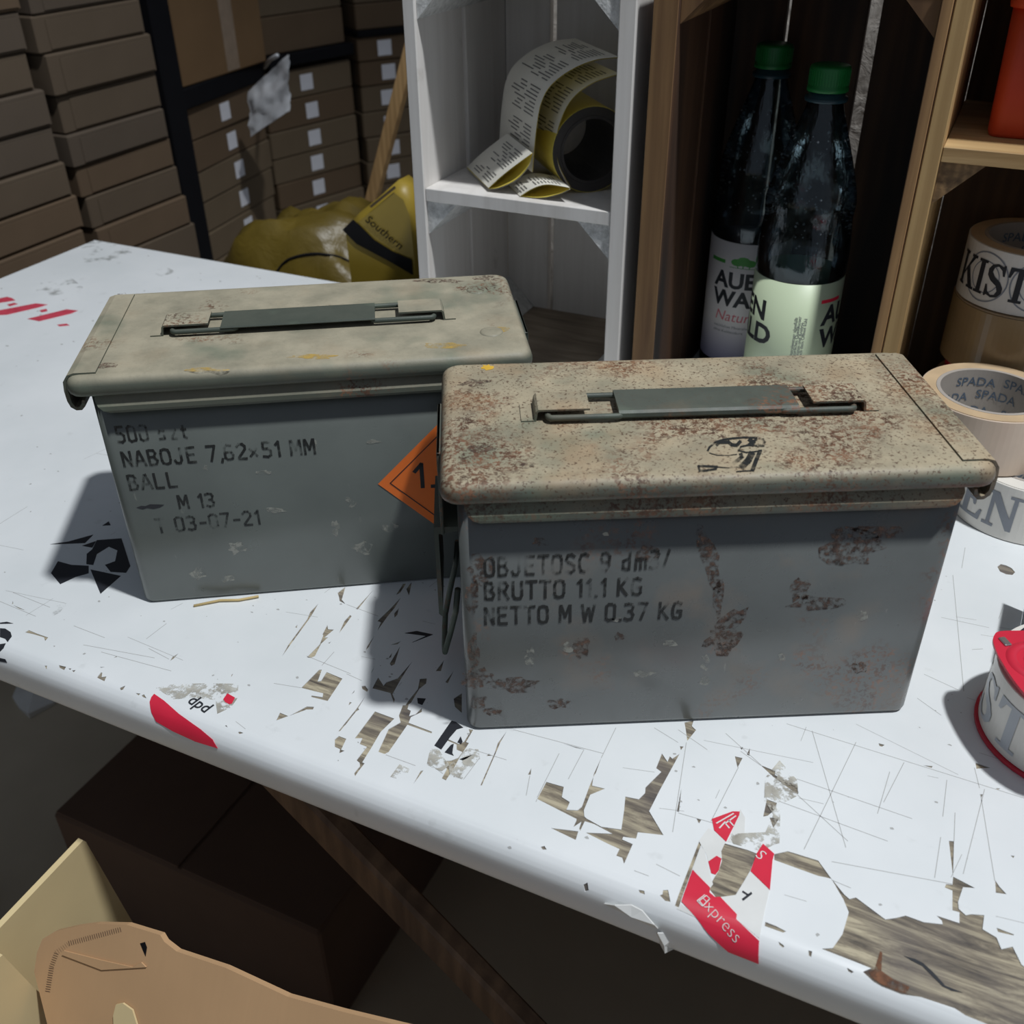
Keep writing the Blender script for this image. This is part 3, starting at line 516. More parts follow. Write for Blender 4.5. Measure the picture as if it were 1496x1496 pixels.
# black print, partly under the shadow of the olive box
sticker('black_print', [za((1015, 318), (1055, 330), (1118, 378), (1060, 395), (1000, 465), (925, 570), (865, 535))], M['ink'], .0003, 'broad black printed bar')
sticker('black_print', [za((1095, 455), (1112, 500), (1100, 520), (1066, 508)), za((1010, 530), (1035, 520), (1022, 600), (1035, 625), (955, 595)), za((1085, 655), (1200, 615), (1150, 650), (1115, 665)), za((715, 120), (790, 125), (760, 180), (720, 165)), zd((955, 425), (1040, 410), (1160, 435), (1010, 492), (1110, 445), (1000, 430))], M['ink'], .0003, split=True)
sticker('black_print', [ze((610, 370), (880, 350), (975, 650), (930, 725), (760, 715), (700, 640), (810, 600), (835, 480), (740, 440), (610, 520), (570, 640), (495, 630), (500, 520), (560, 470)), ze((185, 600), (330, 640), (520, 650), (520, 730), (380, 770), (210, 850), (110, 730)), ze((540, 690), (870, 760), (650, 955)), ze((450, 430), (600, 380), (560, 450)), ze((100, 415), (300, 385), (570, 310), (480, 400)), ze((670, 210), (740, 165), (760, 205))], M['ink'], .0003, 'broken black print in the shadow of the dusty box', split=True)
sticker('black_print', [zf((0, 392), (45, 395), (90, 425), (100, 460), (65, 507), (45, 480), (0, 465)), zf((0, 525), (50, 518), (30, 560), (0, 590)), zf((0, 345), (60, 338), (112, 352), (0, 355)), zf((0, 640), (45, 650), (60, 678), (0, 668))], M['ink'], .0003, 'black printed letter at the left table edge', split=True)
sticker('faded_red_print', [Z(0, 340, 5.754, q) for q in ([(-40, 560), (60, 540), (100, 550), (130, 570), (0, 590), (-40, 590)], [(-40, 660), (300, 595), (400, 605), (340, 625), (60, 690), (-40, 695)], [(230, 725), (560, 645), (655, 655), (600, 680), (330, 745)], [(330, 655), (390, 640), (400, 660), (350, 670)], [(60, 605), (120, 590), (150, 600), (80, 620)], [(480, 775), (560, 765), (585, 780), (500, 788)])], M['redfade'], .0003, 'faded red lettering at the far left', split=True)
sticker('dirt_smudge', [Z(0, 340, 5.754, q) for q in ([(330, 430), (600, 380), (700, 460), (560, 560), (300, 500)], [(680, 100), (860, 60), (1060, 110), (1140, 200), (1000, 260), (700, 250)], [(1280, 330), (1400, 290), (1480, 330), (1350, 370)])], M['smudge'], .0002)
sticker('dirt_smudge', [zf((380, 290), (470, 200), (560, 190), (500, 260), (410, 305))], M['smudge'], .0002)
# rusty gouge and cracks in the bare wood
sticker('rust_stain', [zc((350, 832), (430, 810), (470, 680), (485, 690), (478, 820), (560, 880), (680, 935), (660, 985), (600, 970), (480, 920))], M['rust'], -.0003, 'rust brown stain in the bare wood')
sticker('wood_crack', [zc((640, 712), (720, 735), (775, 762), (850, 830), (935, 925), (1060, 975), (980, 962), (915, 930), (835, 850), (770, 785), (700, 750))], M['ink'], -.00035, 'dark crack in the bare wood')
# torn film hanging from the edge
def rag(name, px, n0, mat, bulge=.006):
    c = [pn(u, v, n0) for u, v in px]; mb = MB(); k = len(c); cx = sum(p[0] for p in c) / k; cz = sum(p[1] for p in c) / k
    fr = [(t, n0 - bulge * math.sin(i * 1.9), z + Z0) for i, (t, z) in enumerate(c)]; bk = [(t, n + .0006, z) for t, n, z in fr]
    mb.add(fr + bk + [(cx, n0 - bulge, cz + Z0), (cx, n0 - bulge + .0006, cz + Z0)], [(i, (i + 1) % k, 2 * k) for i in range(k)] + [(k + (i + 1) % k, k + i, 2 * k + 1) for i in range(k)] + [(i, k + i, k + (i + 1) % k, (i + 1) % k) for i in range(k)]); return mb.build(name, mat, table)
rag('torn_film_flap', z6((772, 1175), (800, 1140), (905, 1195), (870, 1278), (840, 1250)), NE - ER + .002, M['paper'], .004)
rag('torn_film_flap', z6((495, 1012), (560, 1005), (640, 1030), (700, 1060), (775, 1110), (790, 1150), (740, 1150), (700, 1090), (610, 1040), (500, 1030)), NE - ER - .001, M['paper'], .002)
# frame under the top
for (x, y) in ((-.84, .02), (-.84, .56), (.72, .02), (.72, .56)):
    b = MB(); b.box(x - .035, x + .035, y - .035, y + .035, 0, Z0 - .034); b.build('leg', M['brace'], table)
b = MB(); b.box(-.80, .68, .555, .585, Z0 - .12, Z0 - .036); b.build('apron', M['brace'], table)
b = MB(); b.box(-.80, .75, .600, .618, .02, Z0 - .036); b.build('light_blocker_back', M['card_dark'], table)  # unseen board added to keep light out from under the table
b = MB(); b.box(.76, .778, -.02, .60, .02, Z0 - .036); b.build('light_blocker_end', M['card_dark'], table)  # second unseen board, added to darken the space below from the right
p0, p1 = pn(395, 1118, .02), pn(765, 1500, .02); dx, dz = p1[0] - p0[0], p1[1] - p0[1]; l = math.hypot(dx, dz)
b = MB(); xf = Matrix.Translation((p0[0], .02, p0[1] + Z0)) @ Matrix.Rotation(-math.atan2(dz, dx), 4, 'Y'); b.box(-.16, l + .25, -.009, .009, -.016, .016, .003, xf); br = b.build('diagonal_brace', M['brace'], table); br['label'] = 'diagonal timber brace below the table top'
# ================================================================== AMMUNITION BOXES
BL, BW, BH = 0.29814, 0.1511, 0.18325
BA, BB, BY = 0.00879, 0.01206, 0.00653                     # body set back from the lid: latch end, hinge end, long sides
def rrect(x0, x1, y0, y1, r, z, n=5):
    pts = []
    for cx, cy, a0 in ((x1 - r, y0 + r, -PI / 2), (x1 - r, y1 - r, 0), (x0 + r, y1 - r, PI / 2), (x0 + r, y0 + r, PI)):
        for k in range(n + 1):
            a = a0 + PI / 2 * k / n; pts.append((cx + r * math.cos(a), cy + r * math.sin(a), z))
    return pts
def bool_cut(ob, cutter):
    md = ob.modifiers.new('cut', 'BOOLEAN'); md.operation = 'DIFFERENCE'; md.object = cutter; md.solver = 'EXACT'
    dg = bpy.context.evaluated_depsgraph_get(); dg.update(); me = bpy.data.meshes.new_from_object(ob.evaluated_get(dg)); ob.modifiers.clear(); ob.data = me
    bpy.data.objects.remove(cutter)
def ammo_box(label, loc, rot, body, lid, hand, gap, seam):
    r = thing('ammunition_box', label, 'metal box', loc, rot)
    X = lambda x: x - BL / 2
    Y = lambda y: y - BW / 2
    b = MB(); x0, x1, y0, y1 = X(BA), X(BL - BB), Y(BY), Y(BW - BY)
    b.rings([rrect(x0 + .003, x1 - .003, y0 + .003, y1 - .003, .006, 0.0), rrect(x0 + .0008, x1 - .0008, y0 + .0008, y1 - .0008, .0075, .0012), rrect(x0, x1, y0, y1, .008, .0035), rrect(x0, x1, y0, y1, .008, .171)]); b.build('body', body, r)
    for sgn in (-1, 1):                                     # flared lip along the long sides
        b = MB(); rows = []
        for z, yo, ins in ((.1578, .0030, .014), (.1584, .0020, .0085), (.1600, .0016, .0045), (.1630, .0018, .0018), (.1665, .0040, .0), (.1700, .0062, 0), (.1718, .0066, 0)):
            yy = sgn * (BW / 2 - yo); rows.append((x0 + .004 + ins, x1 - .004 - ins, yy, z))
        yb = sgn * (BW / 2 - BY - .001); vs = []; fs = []
        for (a, c, yy, z) in rows: vs += [(a, yy, z), (c, yy, z), (a, yb, z), (c, yb, z)]
        for k in range(len(rows) - 1):
            i = k * 4; j = i + 4; fs += [(i, i + 1, j + 1, j), (i + 2, j + 2, j + 3, i + 3), (i, j, j + 2, i + 2), (i + 1, i + 3, j + 3, j + 1)]
        fs += [(0, 2, 3, 1), (len(vs) - 4, len(vs) - 3, len(vs) - 1, len(vs) - 2)]; b.add(vs, fs); b.build('rim_lip', lid, r)
    b = MB(); R_ = lambda i, z, rr: rrect(X(0) + i, X(BL) - i, Y(0) + i, Y(BW) - i, rr, z)
    b.rings([R_(.005, .1705, .007), R_(.0022, .1708, .008), R_(.0006, .1722, .010), R_(0, .1745, .010), R_(0, .1768, .010), R_(.0008, .1795, .0095), R_(.0022, .1815, .009), R_(.0042, .1828, .008), R_(.007, BH, .006)])
    lo = b.build('lid', lid, r)
    c = MB(); c.box(X(BL - .0213), X(BL - .0213 + gap), Y(.0095), Y(BW + .02), BH - .0045, BH + .01); bool_cut(lo, c.build('trench', lid))
    if seam is not None:
        b = MB(); b.box(X(BL - .0213) + .0001, X(BL - .0213 + gap) - .0001, Y(.0098), Y(BW - .004), BH - .0043, BH - .0009); b.build('hinge_seam', seam, r)
    pr = [(BL - .0195, BH - .0005), (BL - .0195, BH + .0011), (BL - .006, BH + .0012), (BL - .0015, BH - .0002), (BL + .0016, BH - .0045), (BL + .0024, BH - .011), (BL + .0022, .1655), (BL + .0010, .1610), (BL - .0020, .1585), (BL - .0055, .1585), (BL - .0080, .1610), (BL - .0085, .1650), (BL - .0070, .1655), (BL - .0060, .1625), (BL - .0040, .1605), (BL - .0018, .1610), (BL - .0004, .1640), (BL - .0000, BH - .0105), (BL - .0006, BH - .0040), (BL - .003, BH - .0008), (BL - .006, BH - .0005)]
    b = MB(); b.prism([(X(x), z) for x, z in pr], Y(.0085), Y(BW - .0085), 'y'); b.build('hinge_plate', lid, r)
    b = MB(); b.box(X(BL - BB - .001), X(BL - BB + .0016), Y(.02), Y(BW - .02), .128, .160, .0005); b.build('hinge_leaf', body, r)
    # carrying handle
    h = bpy.data.objects.new('carrying_handle', None); COL.objects.link(h); h.parent = r
    zt = BH
    for s in (0, 1):
        fx = (lambda x: X(x)) if s == 0 else (lambda x: X(.3005 - x))
        pr = [(.0465, zt - .0003), (.0465, zt + .0009), (.0538, zt + .0009), (.0548, zt + .0062), (.0562, zt + .0076), (.0858, zt + .0076), (.0858, zt + .0064), (.0567, zt + .0064), (.0560, zt + .0058), (.0550, zt - .0003)]
        b = MB(); b.prism([(fx(x), z) for x, z in pr], Y(.0672), Y(.0888), 'y'); b.build('handle_bracket', lid, h)
        b = MB(); w = []
        for cx, cy, a0 in ((.1015, .0675, -PI / 2), (.1015, .0882, 0), (.0645, .0882, PI / 2), (.0645, .0675, PI)):
            for k in range(5):
                a = a0 + PI / 2 * k / 4; w.append((fx(cx + .0028 * math.cos(a)), Y(cy + .0028 * math.sin(a)), zt + .0034))
        b.tube(w, .0019, 8, True); b.build('wire_loop', hand, h)
    b = MB(); pr = [(.0655, .0012), (.0640, .0030), (.0643, .0052), (.0660, .0064), (.0685, .0066), (.0925, .0062), (.0932, .0052), (.0925, .0044), (.0690, .0046), (.0690, .0010)]
    b.prism([(Y(y), zt + z) for y, z in pr], X(.1022), X(.2062), 'x'); b.build('grip_bar', hand, h)
    # latch at the other end
    b = MB(); b.box(X(-.0022), X(-.0002), Y(.045), Y(.105), .122, .1775, .0004); b.box(X(-.0022), X(.004), Y(.045), Y(.105), .1755, .1775, .0004); b.build('latch_hook', hand, r)
    b = MB(); b.prism([(X(x), z) for x, z in ((-.0062, .062), (-.0042, .060), (-.0036, .064), (-.0036, .122), (.0086, .124), (.0086, .127), (-.0062, .127))], Y(.046), Y(.104), 'y'); b.build('latch_lever', hand, r)
    b = MB(); b.tube([(X(.006), Y(.05), .078), (X(.004), Y(.05), .060), (X(-.0005), Y(.052), .040), (X(-.0045), Y(.056), .022), (X(-.005), Y(.066), .0185), (X(-.005), Y(.085), .0185), (X(-.0045), Y(.095), .022), (X(-.0005), Y(.099), .040), (X(.004), Y(.101), .060), (X(.006), Y(.101), .078)], .0019, 8); b.build('wire_bail', hand, r)
    return r
thA = 0.07671; cA, sA_ = math.cos(thA), math.sin(thA)
LA = Vector((-0.23683 + cA * BL / 2 - sA_ * BW / 2, 0.1388 + sA_ * BL / 2 + cA * BW / 2, Z0))
boxB = ammo_box('rust speckled olive steel ammunition box stencilled BRUTTO, nearest the camera', (BL / 2, BW / 2, Z0), 0.0, M['bodyB'], M['lidB'], M['handleB'], .0026, None)
boxA = ammo_box('dusty olive steel ammunition box stencilled NABOJE with orange diamond label', LA, thA + PI, M['bodyA'], M['lidA'], M['handleA'], .0022, M['seam'])
OFF = 0.00018
def frontB(x, z, off=OFF): return (x - BL / 2, -(BW / 2 - BY) - off, z)
def frontA(x, z, off=OFF): return (-(x - BL / 2), (BW / 2 - BY) + off, z)
def topB(x, y, off=OFF): return (x - BL / 2, y - BW / 2, BH + off)
def topA(x, y, off=OFF): return (-(x - BL / 2), -(y - BW / 2), BH + off)
nA = Vector((-sA_, cA, 0)); oA = Vector((-0.23683, 0.1388, 0))
def pxB(u, v):
    p = hit(u, v, Vector((0, 1, 0)), BY); return (p.x, p.z)
def pxA(u, v):
    p = hit(u, v, nA, oA.dot(nA) + BY); d = p - oA; return (cA * d.x + sA_ * d.y, p.z)
def pxTB(u, v):
    p = pz(u, v, BH); return (p.x, p.y)
def pxTA(u, v):
    d = pz(u, v, BH) - oA; return (cA * d.x + sA_ * d.y, -sA_ * d.x + cA * d.y)
def stencil(parent, place, txt, x0, x1, z, h, mat, dz=0.0, w=.17, name='stencil_text'):
    q, wd_ = stencil_quads(txt, w); k = (x1 - x0) / wd_; b = MB()
    for i, qd in enumerate(q): b.add([place(x0 + x * k, z + y * h + dz * x / wd_, OFF + .00001 * (i % 7)) for x, y in qd], [(0, 1, 2, 3)])
    o = b.build(name, mat, parent, recalc=False); o['label'] = 'black stencilled lettering'; return o
stencil(boxA, frontA, '500 szt', .0228, .0700, .1345, .0112, M['stencil2'])
stencil(boxA, frontA, 'NABOJE 7,62x51 MM', .0228, .1495, .1158, .0112, M['stencil'])
stencil(boxA, frontA, 'BALL', .0228, .0554, .0976, .0112, M['stencil'])
stencil(boxA, frontA, 'M 13', .0522, .0770, .0797, .0105, M['stencil'])
stencil(boxA, frontA, 'T 03-07-21', .0340, .1050, .0612, .0112, M['stencil2'], 0.001)
b = MB(); b.add([frontA(x, z) for x, z in ((.0240, .0832), (.0275, .0843), (.0300, .0838), (.0335, .0850), (.0385, .0845), (.0428, .0838), (.0395, .0820), (.0350, .0812), (.0310, .0824), (.0280, .0815))], [tuple(range(10))]); b.build('stencil_mark', M['ink'], boxA, recalc=False)
stencil(boxB, frontB, 'OBJETOSC 9 dm3/', .0224, .1250, .1200, .0122, M['stencil2'], .0012, .18)
stencil(boxB, frontB, 'BRUTTO 11.1 KG', .0220, .1116, .1035, .0118, M['stencil'], -.0005, .18)
stencil(boxB, frontB, 'NETTO M W 0.37 KG', .0216, .1360, .0855, .0118, M['stencil'], -.0010, .18)
def decal(parent, place, polys, mat, off=OFF, name='paint_wear', label=None):
    for p in polys:
        n = len(p); cx = sum(q[0] for q in p) / n; cy = sum(q[1] for q in p) / n; b = MB()
        b.add([place(x, y, off) for x, y in p] + [place(cx, cy, off)], [(i, (i + 1) % n, n) for i in range(n)]); o = b.build(name, mat, parent, recalc=False)
        if label: o['label'] = label
def blob(u, v, ru, rv, f_, rot=0.0, seed=0, n=14):
    r_ = random.Random(seed + int(u) * 7 + int(v)); out = []
    for i in range(n):
        a = 2 * PI * i / n; k = r_.uniform(.6, 1.25); x, y = ru * k * math.cos(a), rv * k * math.sin(a); out.append(f_(u + x * math.cos(rot) - y * math.sin(rot), v + x * math.sin(rot) + y * math.cos(rot)))
    return out
decal(boxB, frontB, [blob(*a, pxB) for a in ((705, 832, 22, 24), (690, 872, 9, 30), (945, 808, 22, 15), (790, 792, 14, 6), (700, 990, 28, 14), (755, 1000, 34, 12), (815, 1028, 18, 7), (720, 1040, 16, 6), (850, 945, 12, 16), (905, 930, 10, 7), (1240, 800, 46, 30), (1285, 778, 38, 10), (1170, 862, 16, 20), (1255, 975, 14, 8), (1055, 935, 30, 20), (1190, 880, 40, 12), (690, 950, 10, 30), (700, 1025, 12, 10))] + [blob(1035, 815, 14, 50, pxB, -.25), blob(1072, 905, 28, 12, pxB, -.5), blob(1050, 870, 8, 30, pxB)], M['rustpatch'], OFF * .6, 'rust_patch')
decal(boxB, frontB, [blob(*a, pxB) for a in ((1030, 968, 8, 14), (1030, 995, 8, 8), (830, 945, 10, 8), (775, 960, 8, 14), (980, 940, 12, 5), (900, 905, 8, 4), (1140, 960, 10, 6), (1260, 900, 8, 8), (940, 985, 18, 5), (885, 780, 5, 3), (862, 805, 5, 3))], M['scrape'], OFF * .9, 'paint_scrape')
decal(boxA, frontA, [blob(*a, pxA) for a in ((345, 800, 14, 10), (290, 838, 12, 9), (330, 845, 12, 5), (512, 735, 8, 10), (490, 772, 6, 12), (570, 770, 12, 7), (530, 800, 16, 12), (460, 650, 4, 8), (400, 745, 20, 4), (545, 645, 12, 3), (385, 690, 12, 3), (300, 685, 4, 5))], M['scrape'], OFF * .9, 'paint_scrape')
decal(boxB, topB, [blob(712, 537, 9, 4, pxTB)], M['yellowdot'], OFF, 'yellow_spot'); decal(boxB, topB, [blob(695, 560, 26, 6, pxTB), blob(702, 655, 22, 6, pxTB), blob(770, 680, 12, 4, pxTB)], M['rustpatch'], OFF, 'rust_patch')
decal(boxA, topA, [blob(455, 521, 40, 3.5, pxTA), blob(650, 505, 40, 4, pxTA), blob(300, 540, 30, 3, pxTA), blob(735, 480, 12, 5, pxTA)], M['yellowpaint'], OFF, 'yellow_scuff', 'faint yellow paint scuff')
decal(boxA, topA, [blob(640, 411, 40, 3, pxTA), blob(712, 407, 18, 4, pxTA), blob(180, 435, 12, 6, pxTA), blob(145, 535, 26, 5, pxTA)], M['rustpatch'], OFF, 'rust_patch')
for (x, y) in ((.2717, .1157), (.2739, .0371)):
    b = MB(); px_, py_, _ = topA(x, y); b.lathe([(.0001, BH + .0014), (.003, BH + .0011), (.0062, BH + .0010), (.0078, BH + .0004), (.0082, BH - .0002)], 18, px_, py_); b.build('weld_spot', M['lidA'], boxA)
# emblem sprayed on the lid of the near box
b = MB(); e = lambda x, y: pxTB(980 + x / 8.31, 620 + y / 8.31); k_ = 0
for w, st in ((20, ((450, 320), (470, 280), (540, 220), (640, 187), (760, 172), (900, 162), (1040, 167), (1120, 185))), (26, ((1120, 185), (1135, 220), (1125, 262), (1040, 262))), (42, ((960, 190), (1005, 230))), (26, ((950, 245), (1040, 185))), (10, ((470, 350), (560, 378), (700, 380), (800, 368))), (18, ((825, 320), (850, 275), (930, 258), (1040, 262))), (16, ((830, 322), (920, 345), (1020, 335), (1100, 318))), (36, ((850, 365), (862, 400), (765, 475))), (64, ((980, 365), (940, 440), (870, 512))), (40, ((1080, 335), (1040, 430), (995, 550))), (11, ((1000, 563), (880, 568), (800, 574))), (22, ((335, 508), (350, 568), (440, 562), (545, 545), (560, 518), (340, 508))), (11, ((560, 522), (700, 532), (800, 522), (880, 532))), (34, ((620, 222), (700, 218), (740, 250), (800, 260), (840, 215))), (30, ((560, 250), (600, 215)))):
    for qd in stroke_quads([Vector((x, y)) for x, y in st], w * 1.25):
        b.add([topB(*e(x, y), OFF + .00001 * (k_ % 9)) for x, y in qd], [(0, 1, 2, 3)]); k_ += 1
o = b.build('stencil_emblem', M['stencil'], boxB, recalc=False); o['label'] = 'black sprayed emblem on the lid'
# orange hazard diamond on the dusty box
dc = (.2325, .0880); dr = .0436
b = MB(); b.add([frontA(dc[0] + x * dr, dc[1] + y * dr, .0003) for x, y in ((-1, 0), (0, -1), (1, 0), (0, 1))], [(0, 1, 2, 3)]); dm = b.build('hazard_label', M['orange'], boxA, recalc=False); dm['label'] = 'orange diamond hazard label'
b = MB(); q = [(dc[0] + x * (dr - .0085), dc[1] + y * (dr - .0085)) for x, y in ((-1, 0), (0, -1), (1, 0), (0, 1))]
for i in range(4):
    for qd in stroke_quads([q[i], q[(i + 1) % 4]], .0007): b.add([frontA(x, z, .0005) for x, z in qd], [(0, 1, 2, 3)])
b.build('label_border', M['ink'], dm, recalc=False)
b = MB()
for st in ([(.0, .70), (.26, 1.0)], [(.26, 1.0), (.26, 0)], [(.62, .0), (.70, .0)], [(1.25, .0), (1.25, 1.0), (.85, .3), (1.42, .3)]):
    for qd in stroke_quads(st, .15): b.add([frontA(.2150 + x * .0185, .0830 + y * .0185, .0005) for x, y in qd], [(0, 1, 2, 3)])
b.build('label_number', M['ink'], dm, recalc=False)

# ================================================================== CRATES
def crate(label, t0, t1, n0, n1, h, th, mats, back, sides=2, shelf=None, blocks=(), bl=.032, floor=True, top=True, shelf_t=.012, right_th=None, left_th=None):
    c = thing('wooden_crate', label, 'crate', W(t0, n0), TA); w = t1 - t0; d = n1 - n0; rt = right_th or th; lt = left_th or th
    for s in (0, 1):
        a, e_ = (0, lt) if s == 0 else (w - rt, w); L = (d - .010 - .006 * (sides - 1)) / sides
        for k in range(sides):
            b = MB(); b.box(a, e_, k * (L + .006), k * (L + .006) + L, 0.0, h, .0009); b.build('side_board', mats['side'], c)
        if 'edge' in mats: b = MB(); b.box(a + .0004, e_ - .0004, -.0016, -.0001, .001, h - .001, .0005); b.build('front_edge', mats['edge'], c)
    for (x0, x1) in back:
        b = MB(); b.box(x0 - t0, x1 - t0, d - .010, d, 0.0, h, .0008); b.build('back_board', mats['back'], c)
    if floor: b = MB(); b.box(lt + .0003, w - rt - .0003, .002, d - .0103, 0.0005, .012, .0006); b.build('bottom_board', mats['floor'], c)
    if top: b = MB(); b.box(lt + .0003, w - rt - .0003, .002, d - .0103, h - .012, h, .0006); b.build('top_board', mats['shelf'], c)
    if shelf: b = MB(); b.box(lt + .0003, w - rt - .0003, .001, d - .0103, shelf - shelf_t, shelf, .0006); b.build('shelf', mats['shelf'], c)
    for (side, z, up) in blocks:
        b = MB(); x = lt + .0003 if side == 0 else w - rt - .0003; sx = 1 if side == 0 else -1
        b.prism([(x, z), (x + sx * bl, z), (x, z + up * bl)], .0035, d - .0106, 'y'); b.build('corner_block', mats['block'], c)
    return c
WM = dict(side=M['whitewood'], back=M['whitewood'], floor=M['dirtywood'], shelf=M['whitewood'], block=M['whiteblock'])
CF, CB = 0.450, 0.640
crW = crate('white painted wooden crate with shelf holding a label roll', -.2735, -.061, CF, CB, .378, .012, WM, ((-.2615, -.2125), (-.2055, -.128), (-.122, -.0755)), 2, .190, ((0, .1778, -1), (1, .1778, -1), (0, .3658, -1), (1, .3658, -1), (0, .0122, 1), (1, .0122, 1)), right_th=.0145)
BM_ = dict(side=M['burnt'], back=M['burnt'], floor=M['burnt'], shelf=M['burnt'], block=M['burntedge'], edge=M['burntedge'])
crB = crate('scorched brown wooden crate with two water bottles inside', -.0475, .1695, CF, CB, .386, .0085, BM_, ((-.0385, .0185), (.0220, .0890), (.1000, .1605)), 2, None, ((0, .3738, -1), (1, .3738, -1)), left_th=.021, floor=False)
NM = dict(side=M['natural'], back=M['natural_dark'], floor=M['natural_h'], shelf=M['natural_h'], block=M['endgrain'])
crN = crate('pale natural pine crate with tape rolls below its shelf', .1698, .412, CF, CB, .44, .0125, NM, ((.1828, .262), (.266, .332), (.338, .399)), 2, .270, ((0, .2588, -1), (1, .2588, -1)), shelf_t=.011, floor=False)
# pale wrapped goods behind the crates
b = MB(); nx, nz = 26, 26; vs = []; fs = []
ww = thing('wrapped_pallet', 'grey film wrapped goods just visible through the gaps behind the crates', 'wrapped pallet', W(-.27, .72, -Z0), TA)
for j in range(nz + 1):
    for i in range(nx + 1):
        x, z = .80 * i / nx, 1.5 * j / nz; vs.append((x, .018 * noise.noise(Vector((x * 9, z * 5, 1.3))), z))
for j in range(nz):
    for i in range(nx): a = j * (nx + 1) + i; fs.append((a, a + 1, a + nx + 2, a + nx + 1))
b.add(vs, fs, True); b.box(0, .80, .02, .5, 0, 1.5); b.build('film_wrap', M['wrap'], ww)

# ================================================================== LABEL ROLL in the white crate
lr = thing('label_roll', 'roll of printed labels with loose yellow backed strip on white shelf', 'label roll', W(-.1135, .50, .190), TA)
def LR(t, n, z): return (t + .1135, n - .50, z - .190)
xf = Matrix.Translation((0, 0, .0378)) @ Matrix.Rotation(math.radians(41), 4, 'Z') @ Matrix.Rotation(-PI / 2, 4, 'X')
b = MB(); b.lathe([(.0300, 0), (.0372, 0), (.0372, .095), (.0300, .095)], 48, closed=True, xf=xf, smooth=False); b.build('wound_roll', M['rolldark'], lr)
b = MB(); b.lathe([(.0374, .0003), (.0378, .0003), (.0378, .095), (.0374, .095)], 48, closed=True, xf=xf, smooth=False); b.build('outer_winding', M['labelyellow'], lr)
b = MB(); b.lathe([(.0272, -.0002), (.0298, -.0002), (.0298, .095), (.0272, .095)], 40, closed=True, xf=xf, smooth=False); b.build('core', M['rolldark'], lr)
def smooth_path(p, k=6):
    out = []
    for i in range(len(p) - 1):
        p0, p1, p2, p3 = p[max(i - 1, 0)], p[i], p[i + 1], p[min(i + 2, len(p) - 1)]
        for j in range(k):
            t = j / k; out.append(tuple(.5 * ((2 * p1[d]) + (-p0[d] + p2[d]) * t + (2 * p0[d] - 5 * p1[d] + 4 * p2[d] - p3[d]) * t * t + (-p0[d] + 3 * p1[d] - 3 * p2[d] + p3[d]) * t ** 3) for d in (0, 1)))
    return out + [p[-1]]
def strip(px, n0, n1, skew=0.0, lo=.1905, rows=(), rnd_=None):
    """paper strip standing on edge along n: printed outside face and yellow backing"""
    pa = smooth_path([(t, max(z, lo)) for t, z in (pn(u, v, n0) for u, v in px)], 7); L = [0]
    for a, c in zip(pa[:-1], pa[1:]): L.append(L[-1] + math.hypot(c[0] - a[0], c[1] - a[1]))
    nor = []
    for i in range(len(pa)):
        a, c = pa[max(i - 1, 0)], pa[min(i + 1, len(pa) - 1)]; dx, dz = c[0] - a[0], c[1] - a[1]; l = math.hypot(dx, dz) or 1; nor.append((dz / l, -dx / l))
    def face(off, mat, name, parent=None):
        b = MB(); vs = []
        for (t, z), (nx_, nz_) in zip(pa, nor):
            vs += [LR(t + nx_ * off, n0, max(z + nz_ * off, lo)), LR(t + nx_ * off + skew, n1, max(z + nz_ * off, lo))]
        b.add(vs, [(2 * i, 2 * i + 1, 2 * i + 3, 2 * i + 2) for i in range(len(pa) - 1)], True); return b.build(name, mat, parent or lr, recalc=False)
    p_ = face(0.00035, M['labelwhite'], 'label_strip'); p_['label'] = 'white printed label strip'; face(-0.00035, M['labelyellow'], 'backing_paper', p_)
    b = MB(); r_ = random.Random(len(px) * 3 + int(n0 * 1000))
    def at(l, f_):
        l = min(max(l, 0), L[-1]); i = max(k for k in range(len(L)) if L[k] <= l); i = min(i, len(pa) - 2); k = (l - L[i]) / ((L[i + 1] - L[i]) or 1)
        t = pa[i][0] + (pa[i + 1][0] - pa[i][0]) * k; z = pa[i][1] + (pa[i + 1][1] - pa[i][1]) * k; nx_ = nor[i][0]; nz_ = nor[i][1]
        return LR(t + nx_ * .0007 + skew * f_, n0 + (n1 - n0) * f_, max(z + nz_ * .0007, lo + .0002))
    l = .004
    while l < L[-1] - .004:
        if (l % .034) > .004:
            f0 = .12
            for _ in range(2):
                f1 = f0 + r_.uniform(.14, .32)
                if f1 < .93: b.add([at(l, f0), at(l, f1), at(l + .0012, f1), at(l + .0012, f0)], [(0, 1, 2, 3)])
                f0 = f1 + r_.uniform(.06, .14)
        l += .0034
    o = b.build('label_print', M['print'], p_, recalc=False); o['kind'] = 'stuff'
strip([(905, 84), (870, 88), (835, 102), (805, 125), (791, 150), (785, 180), (781, 215), (778, 252)], .472, .547, -.070)
strip([(905, 108), (865, 122), (835, 146), (818, 180), (812, 215), (818, 245), (834, 274)], .478, .540, -.058)
strip([(714, 275), (735, 256), (757, 239), (778, 224)][::-1], .463, .520, -.052)
strip([(778, 226), (772, 243), (755, 262), (730, 274), (714, 276)][::-1], .4632, .519, -.052)
strip([(760, 288), (778, 276), (800, 270), (833, 275)][::-1], .4605, .490, -.026)
strip([(833, 276), (815, 284), (790, 289), (760, 289)][::-1], .4606, .489, -.026)

